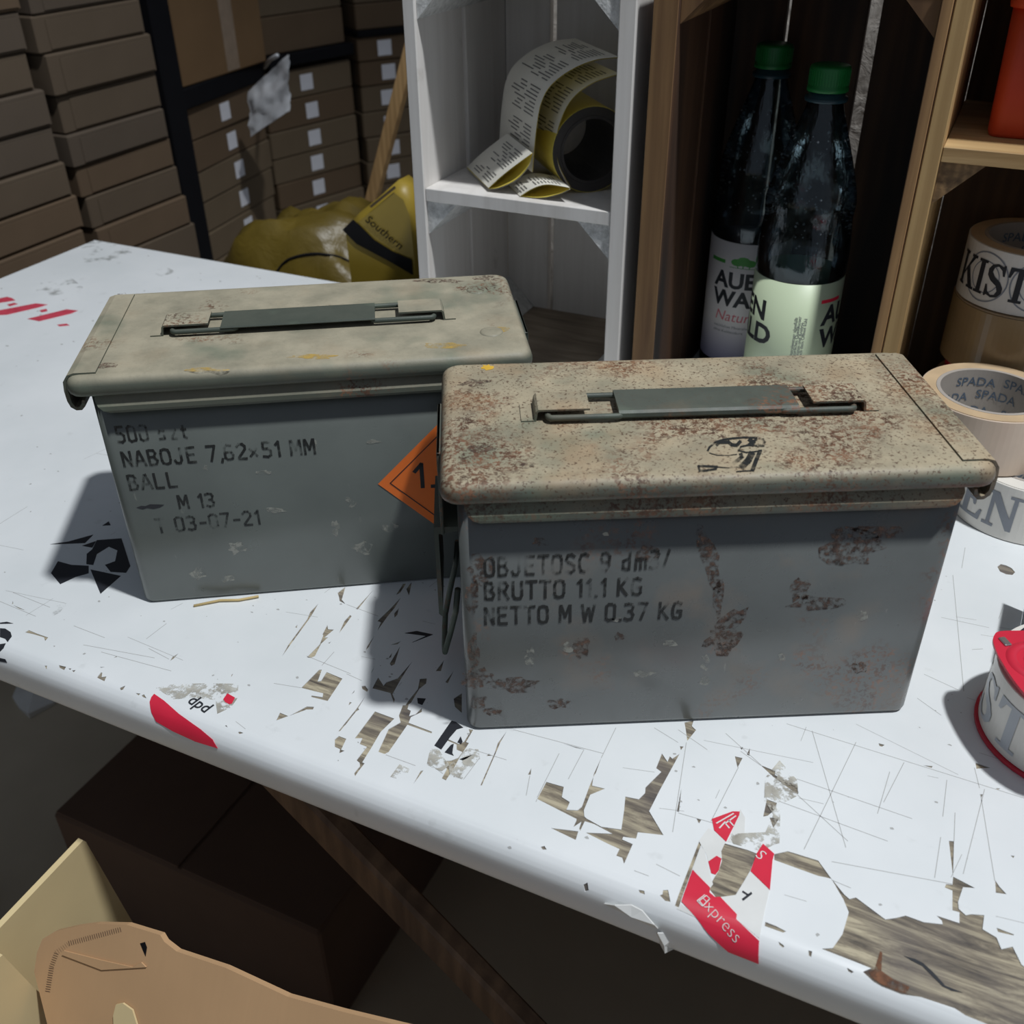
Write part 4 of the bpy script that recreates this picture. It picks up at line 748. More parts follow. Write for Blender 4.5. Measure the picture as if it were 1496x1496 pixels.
# ================================================================== BOTTLES
def cyl_text(parent, name, vs, fs, r, th0, z0, k, mat, kz=None, off=.0004):
    kz = kz or k; bm = bmesh.new(); bv = [bm.verts.new((x * k, y * kz, 0)) for x, y in vs]
    for f_ in fs:
        try: bm.faces.new([bv[i] for i in f_])
        except ValueError: pass
    xs = [v.co.x for v in bm.verts]; x = min(xs)
    while x < max(xs):
        x += .003; bmesh.ops.bisect_plane(bm, geom=bm.verts[:] + bm.edges[:] + bm.faces[:], plane_co=(x, 0, 0), plane_no=(1, 0, 0))
    bmesh.ops.triangulate(bm, faces=bm.faces)
    for v in bm.verts:
        a = th0 + v.co.x / r; v.co = Vector(((r + off) * math.cos(a), (r + off) * math.sin(a), z0 + v.co.y))
    me = bpy.data.meshes.new(name); bm.to_mesh(me); bm.free(); me.materials.append(mat); o = bpy.data.objects.new(name, me); COL.objects.link(o); o.parent = parent; return o
def rect2d(x0, x1, y0, y1): return [(x0, y0), (x1, y0), (x1, y1), (x0, y1)], [(0, 1, 2, 3)]
def bottle(label, t, n, fill):
    r = thing('water_bottle', label, 'bottle', W(t, n), 0.0); R0 = .0388
    prof = [(.001, .0035), (.026, .003), (.034, .0), (.0375, .004), (R0, .010), (R0, .0215), (.0382, .022), (.0382, .1440), (R0, .1445), (.0390, .160), (.0385, .172), (.0372, .186), (.0365, .192), (.0372, .198), (.0376, .205), (.0362, .214), (.0330, .226), (.0285, .240), (.0235, .255), (.0190, .268), (.0155, .278), (.0140, .284), (.0135, .290)]
    b = MB(); b.lathe(prof, 56); b.lathe([(p[0] * .975, p[1] + .0006) for p in prof], 56); b.build('bottle_body', M['pet'], r)
    if fill: b = MB(); b.lathe([(.0005, .004), (.024, .0038), (.033, .0012), (.0362, .006), (.0368, .012), (.0368, fill), (.0005, fill)], 48); b.build('water', M['drink'], r)
    b = MB(); b.lathe([(.0130, .2845), (.0168, .2850), (.0172, .2865), (.0168, .2880), (.0145, .2885), (.0145, .293), (.0130, .293)], 40, closed=True); b.build('neck_ring', M['neckring'], r)
    cp = MB(); cp.lathe([(.0001, .3118), (.0135, .3118), (.0152, .3110), (.0158, .3095), (.0158, .2960), (.0163, .2955), (.0163, .2925), (.0150, .2925), (.0148, .3080), (.0001, .3085)], 60); co = cp.build('cap', M['cap'], r)
    b = MB()
    for k in range(44):
        a = 2 * PI * k / 44; x_ = Matrix.Rotation(a, 4, 'Z'); b.box(.0156, .0161, -.0004, .0004, .2975, .3088, 0, x_)
    b.build('cap_ribs', M['cap'], co)['kind'] = 'stuff'
    b = MB(); rr = random.Random(int(t * 1000) + 5)
    for k in range(150):
        a = rr.uniform(0, 2 * PI); z = rr.uniform(.172, .228) if k % 4 else rr.uniform(.228, .262); i = max(q for q in range(len(prof)) if prof[q][1] <= z); i = min(i, len(prof) - 2)
        f_ = (z - prof[i][1]) / (prof[i + 1][1] - prof[i][1]); ra = (prof[i][0] + (prof[i + 1][0] - prof[i][0]) * f_) * .965; s = rr.uniform(.0005, .0016)
        c = Vector((ra * math.cos(a), ra * math.sin(a), z)); b.add([c + Vector(d) * s for d in ((1, 0, 0), (-1, 0, 0), (0, 1, 0), (0, -1, 0), (0, 0, 1), (0, 0, -1))], [(0, 2, 4), (2, 1, 4), (1, 3, 4), (3, 0, 4), (2, 0, 5), (1, 2, 5), (3, 1, 5), (0, 3, 5)], True)
    b.build('droplets', M['droplet'], r)['kind'] = 'stuff'
    return r, .0386
def facing(t, n):
    p = W(t, n); d = CAM_C - Vector((p.x, p.y, 0)); return math.atan2(d.y, d.x)
def label_sleeve(r, rad, mat):
    b = MB(); b.lathe([(rad, .0222), (rad + .0003, .0222), (rad + .0003, .1438), (rad, .1438)], 64, closed=True); return b.build('paper_label', mat, r)
b1, rad = bottle('water bottle with white lilac label and green cap, farther back in scorched crate', .021, .589, .150)
l1 = label_sleeve(b1, rad, M['lab1']); f1 = facing(.021, .589)
for txt, dz, k in (('AUEN', .1000, .0225), ('WALD', .0815, .0225)):
    vs, fs = font_mesh(txt, .035); cyl_text(l1, 'brand_lettering', vs, fs, rad, f1 - .85, dz, k, M['ink'], k * .95)
vs, fs = font_mesh('Naturell', 0.0, .2); cyl_text(l1, 'script_lettering', vs, fs, rad, f1 - .74, .0660, .0145, M['pink'])
for j in range(2):
    vs, fs = font_mesh('natürliches Mineralwasser', 0.0) if j == 0 else font_mesh('ohne Kohlensäure', 0.0); cyl_text(l1, 'small_lettering', vs, fs, rad, f1 - .74, .0585 - j * .005, .0042, M['greyink'])
def tree2d():
    vs = []; fs = []
    for cx, cy, rx, ry in ((-.006, .004, .006, .0035), (0, .0055, .0065, .0045), (.0065, .004, .006, .0035)):
        b_ = len(vs); vs += [(cx + rx * math.cos(a * PI / 6), cy + ry * math.sin(a * PI / 6)) for a in range(12)]; fs.append(tuple(range(b_, b_ + 12)))
    for cx in (-.005, 0, .006):
        b_ = len(vs); vs += [(cx - .0005, -.001), (cx + .0005, -.001), (cx + .0005, .003), (cx - .0005, .003)]; fs.append((b_, b_ + 1, b_ + 2, b_ + 3))
    b_ = len(vs); vs += [(-.013, -.0015), (.013, -.0015), (.013, -.001), (-.013, -.001)]; fs.append((b_, b_ + 1, b_ + 2, b_ + 3)); return vs, fs
vs, fs = tree2d(); cyl_text(l1, 'tree_emblem', vs, fs, rad, f1 - .12, .1215, 1.0, M['leaf'])
vs, fs = rect2d(-.010, .008, 0, .0035); cyl_text(l1, 'green_band', vs, fs, rad, f1 - .80, .1225, 1.0, M['leaf'])
b2, rad = bottle('water bottle with pale green label and green cap, nearer in scorched crate', .0845, .505, .0)
l2 = label_sleeve(b2, rad, M['lab2']); f2 = facing(.0845, .505)
for s in (-2.46, .66):
    for txt, dz, k in (('AUEN', .1060, .0260), ('WALD', .0845, .0260)):
        vs, fs = font_mesh(txt, .035); x0, x1, _, _ = text_extent(vs); vs = [((x - x0), y) for x, y in vs]; cyl_text(l2, 'brand_lettering', vs, fs, rad, f2 + s, dz, k, M['ink'], k * .95)
vs, fs = rect2d(0, .022, 0, .0032); cyl_text(l2, 'red_band', vs, fs, rad, f2 + .60, .1262, 1.0, M['red'])
for j in range(4):
    vs, fs = font_mesh(('Mineralwasser abgefüllt', 'natürliches Quellwasser', 'Zutaten und Analyse', 'Nach dem Öffnen kühl')[j], 0.0); vs = [(-y, x) for x, y in vs]
    cyl_text(l2, 'small_lettering', vs, fs, rad, f2 + .12 + j * .07, .075, .0042, M['greyink'])
# ================================================================== TAPE ROLLS
def tape_roll(label, t, n, z, R, r, h, outer, side, core, group=None, rot=0.0):
    o = thing('tape_roll', label, 'tape roll', W(t, n, z), rot, group)
    b = MB(); b.lathe([(r + .003, .0006), (R - .0004, .0006), (R, .001), (R, h - .001), (R - .0004, h - .0006), (r + .003, h - .0006)], 72, closed=True, smooth=False); w = b.build('wound_tape', outer, o)
    b = MB(); b.lathe([(r + .0032, h - .0005), (R - .0012, h - .0005), (R - .0012, h - .0001), (r + .0032, h - .0001)], 72, closed=True, smooth=False); b.build('roll_side', side, o)
    b = MB(); b.lathe([(r, 0), (r + .003, 0), (r + .003, h), (r, h)], 72, closed=True, smooth=False); c = b.build('core', core, o)
    return o, w, c
def core_text(c, txt, r, h, th, z, mat, k=.0105):              # lettering inside the core, read from within
    vs, fs = font_mesh(txt, .01); vs = [(-x, y) for x, y in vs]; cyl_text(c, 'core_lettering', vs, fs, r, th, z, k, mat, off=-.0003)
def spada(c, r, h, th0):
    for i, (dth, z) in enumerate(((-1.2, .034), (-.2, .036), (.8, .034), (-.8, .022), (.3, .023), (1.3, .02), (-.3, .009), (.8, .008))): core_text(c, 'SPADA', r, h, th0 + dth, z, M['blueink'])
fc = facing(.3025, .421)
o, w, c = tape_roll('white tape roll with grey letters standing lowest in front of pine crate', .3025, .421, 0.0, .055, .038, .048, M['tape_w'], M['tape_w'], M['core']); spada(c, .038, .048, fc + PI)
# serif letters, built from plain polygons
SERIF = {
 'K': [[(0, 0), (.34, 0), (.34, .08), (.26, .08), (.26, .92), (.34, .92), (.34, 1), (0, 1), (0, .92), (.08, .92), (.08, .08), (0, .08)], [(.26, .40), (.62, .92), (.54, .92), (.54, 1), (.84, 1), (.84, .92), (.76, .92), (.26, .30)], [(.38, .50), (.62, .08), (.54, .08), (.54, 0), (.92, 0), (.92, .08), (.84, .08), (.50, .66)]],
 'I': [[(0, 0), (.36, 0), (.36, .08), (.27, .08), (.27, .92), (.36, .92), (.36, 1), (0, 1), (0, .92), (.09, .92), (.09, .08), (0, .08)]],
 'S': [[(.02, 0), (.08, 0), (.12, .05), (.30, 0), (.50, .04), (.62, .18), (.62, .34), (.50, .50), (.28, .62), (.18, .74), (.22, .88), (.34, .93), (.48, .84), (.54, .68), (.60, .68), (.59, 1), (.53, 1), (.50, .95), (.32, 1), (.12, .94), (.02, .80), (.03, .62), (.16, .48), (.40, .36), (.46, .22), (.40, .10), (.28, .07), (.14, .16), (.08, .34), (.02, .34)]],
 'T': [[(.18, 0), (.58, 0), (.58, .08), (.47, .08), (.47, .92), (.60, .90), (.68, .70), (.75, .70), (.73, 1), (.03, 1), (.01, .70), (.08, .70), (.16, .90), (.29, .92), (.29, .08), (.18, .08)]],
 'E': [[(0, 0), (.66, 0), (.70, .30), (.63, .30), (.54, .10), (.27, .08), (.27, .46), (.38, .46), (.43, .36), (.49, .36), (.49, .66), (.43, .66), (.38, .55), (.27, .55), (.27, .92), (.50, .92), (.60, .74), (.66, .74), (.64, 1), (0, 1), (0, .92), (.09, .92), (.09, .08), (0, .08)]],
 'N': [[(0, 0), (.30, 0), (.30, .08), (.20, .08), (.20, .72), (.62, 0), (.74, 0), (.74, .92), (.84, .92), (.84, 1), (.54, 1), (.54, .92), (.64, .92), (.64, .36), (.26, 1), (0, 1), (0, .92), (.10, .92), (.10, .08), (0, .08)]],
}
SW = {'K': .96, 'I': .42, 'S': .70, 'T': .80, 'E': .76, 'N': .92}
def serif(txt):
    vs = []; fs = []; x = 0
    for ch in txt:
        for pl in SERIF[ch]:
            v2, _, f2_ = delaunay_2d_cdt([Vector(p) for p in pl], [(i, (i + 1) % len(pl)) for i in range(len(pl))], [], 0, 1e-7)[:3]
            for f_ in f2_:
                cx = (sum(v2[i].x for i in f_) / 3, sum(v2[i].y for i in f_) / 3)
                if inside(cx, pl): b_ = len(vs); vs += [(v2[i].x + x, v2[i].y) for i in f_]; fs.append((b_, b_ + 1, b_ + 2))
        x += SW[ch]
    return vs, fs
vs, fs = serif('KISTEN'); cyl_text(w, 'tape_lettering', vs, fs, .055, fc - 2.50, .009, .031, M['greyletter'], .031)
vs, fs = serif('KISTEN'); cyl_text(w, 'tape_lettering', vs, fs, .055, fc + .45, .009, .032, M['greyletter'], .033)
o, w, c = tape_roll('beige tape roll resting askew upon the white lettered roll', .258, .4265, .0485, .0525, .038, .048, M['tape_t'], M['tape_side'], M['core']); spada(c, .038, .048, facing(.258, .4265) + PI)
kt, kn = .2665, .5385; fk = facing(kt, kn)
tape_roll('lowest dark brown tape roll of the stack in pine crate', kt, kn, 0.0, .0545, .038, .0585, M['tape_b'], M['tape_side'], M['core'])
tape_roll('red tape roll second from the bottom of the stack in pine crate', kt + .002, kn - .001, .0590, .0500, .038, .020, M['redplastic'], M['tape_side'], M['core'])
tape_roll('brown tape roll directly under the KISTEN roll in pine crate', kt, kn, .0795, .0550, .038, .056, M['tape_b'], M['tape_side'], M['core'])
o, w, c = tape_roll('white tape roll printed KISTEN in black on top of pine crate stack', kt - .001, kn + .002, .1360, .0530, .038, .050, M['tape_w'], M['tape_side'], M['core']); spada(c, .038, .05, fk + PI)
vs, fs = serif('KISTEN'); cyl_text(w, 'tape_lettering', vs, fs, .053, fk - 1.22, .011, .0245, M['ink'], .028)
for a_ in (-.62, .18):
    vs = []; fs = []
    for rr_, wd_ in ((.0125, .0009), (.0195, .0012)):
        b_ = len(vs); N_ = 36
        for i in range(N_): a = 2 * PI * i / N_; vs += [((rr_) * math.cos(a), rr_ * math.sin(a)), ((rr_ + wd_) * math.cos(a), (rr_ + wd_) * math.sin(a))]
        fs += [(b_ + 2 * i, b_ + 2 * i + 1, b_ + (2 * i + 3) % (2 * N_), b_ + (2 * i + 2) % (2 * N_)) for i in range(N_)]
    cyl_text(w, 'round_seal_print', vs, fs, .053, fk + a_, .0255, 1.0, M['greyletter'], off=.0003)

# ================================================================== ORANGE BOX on the pine shelf
ob = thing('storage_box', 'orange red plastic box with lid on the pine shelf', 'plastic box', W(.206, .492, .2702), TA)
b = MB(); w_, d_ = .150, .110
b.rings([rrect(.004, w_ - .004, .004, d_ - .004, .008, 0.0), rrect(.0025, w_ - .0025, .0025, d_ - .0025, .010, .003), rrect(0, w_, 0, d_, .012, .090)]); b.build('box_body', M['orangeplastic'], ob)
b = MB(); b.rings([rrect(-.002, w_ + .002, -.002, d_ + .002, .013, .0885), rrect(-.0025, w_ + .0025, -.0025, d_ + .0025, .013, .091), rrect(-.0025, w_ + .0025, -.0025, d_ + .0025, .013, .104), rrect(.002, w_ - .002, .002, d_ - .002, .010, .108)]); b.build('box_lid', M['orangeplastic'], ob)

# ================================================================== TAPE DISPENSER lying on its side at the right edge
dx_, dy_ = .376, -.018; td = thing('tape_dispenser', 'red tape dispenser lying flat with a white printed tape roll', 'tape dispenser', (dx_, dy_, Z0), 0.0)
up_ = [pz(u, v, .0585) - Vector((dx_, dy_, 0)) for u, v in ((1458, 957), (1451, 938), (1453, 927), (1462, 922), (1496, 921), (1570, 920), (1640, 930), (1690, 980), (1660, 1070), (1590, 1075), (1530, 1045), (1496, 1012), (1475, 985))]
b = MB(); b.prism([(x, y) for x, y in smooth_path([(p.x, p.y) for p in up_] + [(up_[0].x, up_[0].y)], 4)[:-1]], .0567, .0585, 'z'); pl_ = b.build('upper_plate', M['redplastic'], td)
rc = pz(1520, 968, .0585) - Vector((dx_, dy_, 0))
b = MB(); b.lathe([(.0125, .0583), (.0135, .0598), (.0175, .0598), (.0190, .0583)], 40, rc.x, rc.y); b.lathe([(.001, .0590), (.0085, .0590), (.0095, .0583)], 40, rc.x, rc.y); b.build('embossed_ring', M['redplastic'], pl_)
q_ = pz(1468, 938, .0585) - Vector((dx_, dy_, 0)); b = MB(); b.box(-.0022, .0022, -.0038, .0038, .0583, .0597, .0005, Matrix.Translation((q_.x, q_.y, 0)) @ Matrix.Rotation(.15, 4, 'Z')); b.build('rivet', M['metal'], pl_)
b = MB(); lp = [(.0530 * math.cos(a * PI / 24), .0530 * math.sin(a * PI / 24)) for a in range(16, 43)] + [(.10, -.05), (.12, 0), (.10, .045), (.02, .052)]; b.prism(lp, .0004, .0024, 'z'); b.build('lower_plate', M['redplastic'], td)
b = MB(); b.lathe([(.026, .0497), (.0425, .0497), (.0440, .0510), (.0440, .0565), (.026, .0565)], 56, closed=True); b.build('guide_ring', M['darkring'], td)
b = MB(); b.lathe([(.038, .0026), (.0505, .0026), (.051, .0031), (.051, .0490), (.0505, .0495), (.038, .0495)], 96, closed=True, smooth=False); dr_ = b.build('printed_tape', M['tape_w'], td)
fd = math.atan2(CAM_C.y - dy_, CAM_C.x - dx_)
vs, fs = serif('KISTEN'); cyl_text(dr_, 'tape_lettering', vs, fs, .051, fd - 2.3, .008, .036, M['greypale'], .032)
b = MB(); b.prism([(-.0060, .058), (-.0055, .058), (.030, .118), (.0295, .1185)], .002, .050, 'z'); b.build('tape_strand', M['tapefilm'], td)

# ================================================================== CARTONS, RACK AND SACKS IN THE BACKGROUND
def carton_proto(w, d, h, mat, flap=True, ch=.0025):
    b = MB(); b.box(0, w, 0, d, 0, h, ch); me = b.mesh('carton_body'); me.materials.append(mat); f = None
    if flap: b = MB(); b.box(.022, w - .006, -.0016, .0, .004, h - .0065, .0006); f = b.mesh('front_flap'); f.materials.append(mat)
    return me, f
def place_carton(name, protos, loc, rotz, label, group, parts=()):
    r = thing(name, label, 'cardboard box', loc, rotz, group)
    for nm, me in zip(('carton_body', 'front_flap'), protos):
        if me is not None: o = bpy.data.objects.new(nm, me); COL.objects.link(o); o.parent = r
    for nm, me, x, y, z in parts:
        o = bpy.data.objects.new(nm, me); COL.objects.link(o); o.parent = r; o.location = (x, y, z)
    return r
rr = random.Random(11)
# stack beyond the left end of the table: faces look along +t, boxes run along n
def ST(n, z, dt=0.0): return W(-1.10 + dt, n, z)
LROT = TA + PI / 2                                          # local x = +n, local y = -t (into the stack)
ORD = ['topmost', 'second', 'third', 'fourth', 'fifth', 'sixth', 'seventh', 'eighth', 'ninth', 'tenth']
zl = [.3205, .267, .2135, .160, .1065, .053, -.0005, -.054, -.108]; zr_ = [.310, .2575, .205, .145, .0875, .037, -.0125, -.065, -.118]
for col, zs, n0, w in (('left', zl, .515, .250), ('right', zr_, .785, .222)):
    for k in range(len(zs) - 1):
        h = zs[k] - zs[k + 1] - .0012; m_ = M['card'][rr.randrange(3)]
        place_carton('cardboard_box', carton_proto(w + rr.uniform(-.006, .004), .30, h, m_), ST(n0 + .004 * k + rr.uniform(-.004, .004), zs[k + 1], rr.uniform(-.006, .004)), LROT + rr.uniform(-.012, .012),
                     'flat brown cardboard box, %s from top of the %s column beyond table' % (ORD[k], col), 'flat cartons stacked beyond the table end')
place_carton('cardboard_box', carton_proto(.54, .30, Z0 - .1185, M['card'][0], False), ST(.50, -Z0), LROT, 'large plain carton carrying the flat boxes beyond the table end', None)
# rear columns with white labels
lb = MB(); lb.box(-.018, .018, -.0006, 0, -.017, .017); lbm = lb.mesh('white_label'); lbm.materials.append(M['sticker'])
def face_pt(P, az, s, y, z): d = Vector((math.sin(az), math.cos(az))); return Vector((P[0] + d.x * s - d.y * y, P[1] + d.y * s + d.x * y, z + Z0))
COLS = [('beside black post', (-.5315, 1.6417), math.radians(19.5), .325, [.034, -.0285, -.091, -.1535, -.216, -.2785, -.341], [.157, .176, .184, .193, .195, .20]),
        ('in the middle', (-.4183, 1.9617), math.radians(43), .262, [.040, -.022, -.084, -.143, -.200, -.258, -.320], [.124, .129, .127, .127, .122, .122]),
        ('behind pale lath', (-.2244, 2.1484), math.radians(60), .28, [.085, .032, -.024, -.084, -.143, -.200, -.258, -.320], [.070, .076, .070, .075, .07, .07, .07])]
for nm, P, az, w, zs, ls in COLS:
    rot = PI / 2 - az
    for k in range(len(zs) - 1):
        h = zs[k] - zs[k + 1] - .0012; p = face_pt(P, az, rr.uniform(-.004, .004), rr.uniform(-.004, .006), zs[k + 1])
        place_carton('cardboard_box', carton_proto(w, .24, h, M['card_rear'][rr.randrange(2)], False), p, rot + rr.uniform(-.015, .015), 'white labelled cardboard box, %s from top of the column %s' % (ORD[k], nm), 'labelled cartons on the rack', [('white_label', lbm, ls[k], -.0002, h * .5)])
    place_carton('cardboard_box', carton_proto(w, .24, Z0 + zs[-1] - .0015, M['card_rear'][0], False), face_pt(P, az, 0, 0, -Z0), rot, 'tall plain carton under the labelled boxes %s' % nm, None)
rk = thing('storage_rack', 'black steel storage rack post and beams behind the cartons', 'rack', (0, 0, 0))
def rack_bar(P, az, s0, s1, y0, y1, z0, z1, name):
    xf = Matrix.Translation((P[0], P[1], 0)) @ Matrix.Rotation(PI / 2 - az, 4, 'Z'); b = MB(); b.box(s0, s1, y0, y1, z0 + Z0, z1 + Z0, .002, xf); b.build(name, M['black'], rk)
rack_bar(COLS[0][1], COLS[0][2], -.075, -.012, -.03, .03, -Z0, .75, 'post')
rack_bar(COLS[0][1], COLS[0][2], -.012, .325, -.014, .26, .0345, .072, 'beam'); rack_bar(COLS[1][1], COLS[1][2], .012, .262, -.012, .24, .050, .075, 'beam'); rack_bar(COLS[2][1], COLS[2][2], .0, .28, -.010, .24, .0855, .098, 'beam')
# cartons standing on the rack
p = face_pt(COLS[0][1], COLS[0][2], .020, -.008, .0728)
tp = MB(); tp.box(-.022, .022, -.0006, 0, .0, .33); tpm = tp.mesh('parcel_tape_strip'); tpm.materials.append(M['tapestrip'])
place_carton('cardboard_box', carton_proto(.30, .25, .34, M['card_big'], False), p, PI / 2 - COLS[0][2] - .06, 'warm brown carton with a strip of clear tape standing on the rack', None, [('parcel_tape_strip', tpm, .175, 0, .004)])
for (i, s, w, h, lab) in ((1, .015, .235, .075, 'dark flat carton lying on the middle rack beam'), (2, .004, .25, .055, 'dark flat carton on the right rack beam')):
    z = (.0758, .0988)[i - 1]; place_carton('cardboard_box', carton_proto(w, .22, h, M['card_rear'][1], False), face_pt(COLS[i][1], COLS[i][2], s, .004, z), PI / 2 - COLS[i][2], lab, None)
    place_carton('cardboard_box', carton_proto(w, .22, .16, M['card_rear'][0], False), face_pt(COLS[i][1], COLS[i][2], s, .006, z + h + .0012), PI / 2 - COLS[i][2], lab.replace('flat carton', 'upper carton').replace('lying ', 'stacked '), None)
# silver bag hanging in front of the labelled boxes
fo = thing('silver_bag', 'crumpled silver foil bag hanging from the rack beam', 'bag', face_pt(COLS[0][1], COLS[0][2], .31, -.07, -.02), 0.0)
b = MB(); N_ = 14; nn_ = 1.36; q = [pn(u, v, nn_) for u, v in ((362, 134), (420, 80), (434, 158), (378, 196))]; fr = []
for j in range(N_ + 1):
    for i in range(N_ + 1):
        u_, v_ = i / N_, j / N_; a = [(1 - v_) * ((1 - u_) * q[0][d] + u_ * q[1][d]) + v_ * ((1 - u_) * q[3][d] + u_ * q[2][d]) for d in (0, 1)]
        fr.append((a[0], nn_ - .03 * v_ + .012 * noise.noise(Vector((u_ * 3, v_ * 3, 2.2))) + .006 * noise.noise(Vector((u_ * 9, v_ * 9, 5))), a[1]))
vs = [W(*x) - fo.location for x in fr] + [W(t, n + .004, z) - fo.location for t, n, z in fr]; K = (N_ + 1) ** 2; fs = []
for j in range(N_):
    for i in range(N_): a = j * (N_ + 1) + i; fs += [(a, a + 1, a + N_ + 2, a + N_ + 1), (K + a + N_ + 1, K + a + N_ + 2, K + a + 1, K + a)]
b.add(vs, fs, True); b.build('foil', M['foil'], fo)
b = MB(); c0 = W(pn(405, 81, nn_)[0], nn_, pn(405, 81, nn_)[1]) - fo.location; e0 = face_pt(COLS[0][1], COLS[0][2], .318, -.0185, .06) - fo.location; b.tube([c0, (c0 + e0) / 2 + Vector((0, 0, .004)), e0], .004, 6); b.build('bag_neck', M['foil'], fo)
# yellow sacks behind the table
def sack(name, label, t, n, rt, rn, zt, seed):
    o = thing(name, label, 'sack', W(t, n, -Z0), TA); bm = bmesh.new(); bmesh.ops.create_icosphere(bm, subdivisions=5, radius=1.0); H_ = zt + Z0
    for v in bm.verts:
        c = v.co.copy(); k = (abs(c.x) ** 2.6 + abs(c.y) ** 2.6 + abs(c.z) ** 3.5) ** (-1 / 2.9); c = c * k
        w = 1 + .10 * noise.noise(c * 1.6 + Vector((seed, 0, 0))) + .05 * noise.noise(c * 4.5 + Vector((0, seed, 0))) + .02 * noise.noise(c * 11)
        v.co = Vector((c.x * rt * w, c.y * rn * w, max(0, (c.z * (w if c.z > 0 else 1) * .5 + .5)) * H_))
    for f_ in bm.faces: f_.smooth = True
    me = bpy.data.meshes.new('sack_body'); bm.to_mesh(me); bm.free(); me.materials.append(M['sack']); s = bpy.data.objects.new('sack_body', me); COL.objects.link(s); s.parent = o; return o, me
s1, me1 = sack('yellow_sack', 'bulging yellow plastic sack with black arc print behind the table', -.695, .885, .225, .135, -.012, 3.1)
from mathutils.bvhtree import BVHTree
mw = Matrix.Translation(s1.location) @ Matrix.Rotation(TA, 4, 'Z'); bvh = BVHTree.FromPolygons([mw @ v.co for v in me1.vertices], [list(p.vertices) for p in me1.polygons]); eye = CAM_C + Vector((0, 0, Z0)); inv = mw.inverted()
def on_sack(px, w, mat, name):
    b = MB()
    pts = [bvh.ray_cast(eye, ray(u, v).normalized()) for u, v in smooth_path(px, 5)]; pts = [inv @ (h[0] + h[1] * .001) for h in pts if h[0] is not None]
    if len(pts) > 2: b.tube(pts, w, 5); b.build(name, mat, s1)
on_sack([(405, 396), (420, 380), (445, 372), (470, 371), (500, 378), (530, 394)], .0018, M['sackband'], 'arc_print')
n2 = .700; s2 = thing('yellow_sack', 'folded yellow bag with black band and script lettering leaning beside white crate', 'sack', W(-.47, n2, -Z0), TA)
def S2(u, v, off=0.0): t, z = pn(u, v, n2); return (t + .47, -off, z + Z0)
def g2(x, y): return (280 + x / 4.4, 240 + y / 4.4)
out = [g2(*p) for p in ((1000, 400), (1080, 310), (1200, 215), (1330, 100), (1395, 150), (1440, 260), (1470, 560), (1490, 900))]; fr = [S2(*p) for p in out]
fr = fr + [(fr[-1][0] + .01, 0, 0), (fr[0][0] + .02, 0, 0)]
b = MB(); k = len(fr); cx = sum(p[0] for p in fr) / k; cz = .74; mid = [((p[0] - cx) * .93 + cx, -.012, (p[2] - cz) * .93 + cz) if p[2] > .3 else (p[0], -.012, p[2]) for p in fr]; bk = [(p[0], .025, p[2]) for p in fr]
b.rings([mid, fr, bk]); b.build('bag_body', M['sack2'], s2)
def patch(px, off, mat, name, par):
    b = MB(); v = [S2(*g2(*p), off) for p in px]; b.add(v, [tuple(range(len(v)))]); return b.build(name, mat, par, recalc=False)
bd = patch(((1075, 335), (1005, 402), (1095, 492), (1300, 600), (1455, 690), (1450, 590), (1330, 540), (1210, 465), (1110, 365)), .0135, M['sackband'], 'black_band', s2)
vs, fs = font_mesh('Southern', .005, .25); x0, x1, _, _ = text_extent(vs); A, B_ = S2(*g2(1150, 345), .0136), S2(*g2(1375, 530), .0136); ux, uz = (B_[0] - A[0]) / (x1 - x0), (B_[2] - A[2]) / (x1 - x0)
b = MB(); b.add([(A[0] + ux * (x - x0) - uz * y, A[1], A[2] + uz * (x - x0) + ux * y) for x, y in vs], fs); b.build('script_lettering', M['sackband'], s2, recalc=False)
patch(((1180, 250), (1340, 120), (1350, 135), (1190, 262)), .0135, M['sackline'], 'fold_line', s2)
# pale lath leaning behind the sacks
a0, a1 = pn(600, 80, 1.08), pn(540, 310, 1.08); dx, dz = a0[0] - a1[0], a0[1] - a1[1]; k = (a1[1] + Z0) / dz
foot = (a1[0] - dx * k, -Z0); lt = thing('wooden_lath', 'pale rough wooden lath leaning upright behind the yellow bags', 'lath', W(foot[0], 1.08, -Z0 + .004), TA); L_ = math.hypot(dx, dz) * 1.35 + math.hypot(foot[0] - a1[0], a1[1] + Z0)
b = MB(); b.box(-.010, .010, -.008, .008, 0, L_, .001, Matrix.Rotation(math.atan2(dx, dz), 4, 'Y')); b.build('lath_body', M['lath'], lt)

# ================================================================== CARTONS IN FRONT OF AND UNDER THE TABLE
fb = thing('open_carton', 'open torn cardboard box with raised pale flap at lower left', 'cardboard box', W(-.30, -.12, -Z0), TA)
def FB(t, n, z): return (t + .30, n + .12, z + Z0)
TN = (NV - Vector((0, 0, .6))).normalized(); TC = (-.12 + .6 * .14) / math.sqrt(1.36)       # the folded side leans back
def TL(u, v, off=0.0): p = hit(u, v, TN, TC) - TN * off; return FB(p.dot(TV), p.dot(NV), p.z)
def slab(px, off, th, mat, name, par):
    b = MB(); v0 = [TL(u, v, off) for u, v in px]; v1 = [TL(u, v, off - th) for u, v in px]; k = len(px)
    b.add(v0 + v1, [tuple(range(k)), tuple(range(2 * k - 1, k - 1, -1))] + [(i, i + k, (i + 1) % k + k, (i + 1) % k) for i in range(k)]); return b.build(name, mat, par)
topx = [(50, 1420), (54, 1392), (62, 1372), (80, 1361), (110, 1354), (140, 1350), (185, 1351), (234, 1366), (240, 1376), (258, 1390), (300, 1404), (330, 1414), (375, 1435), (420, 1456), (500, 1478), (600, 1502), (760, 1545)]
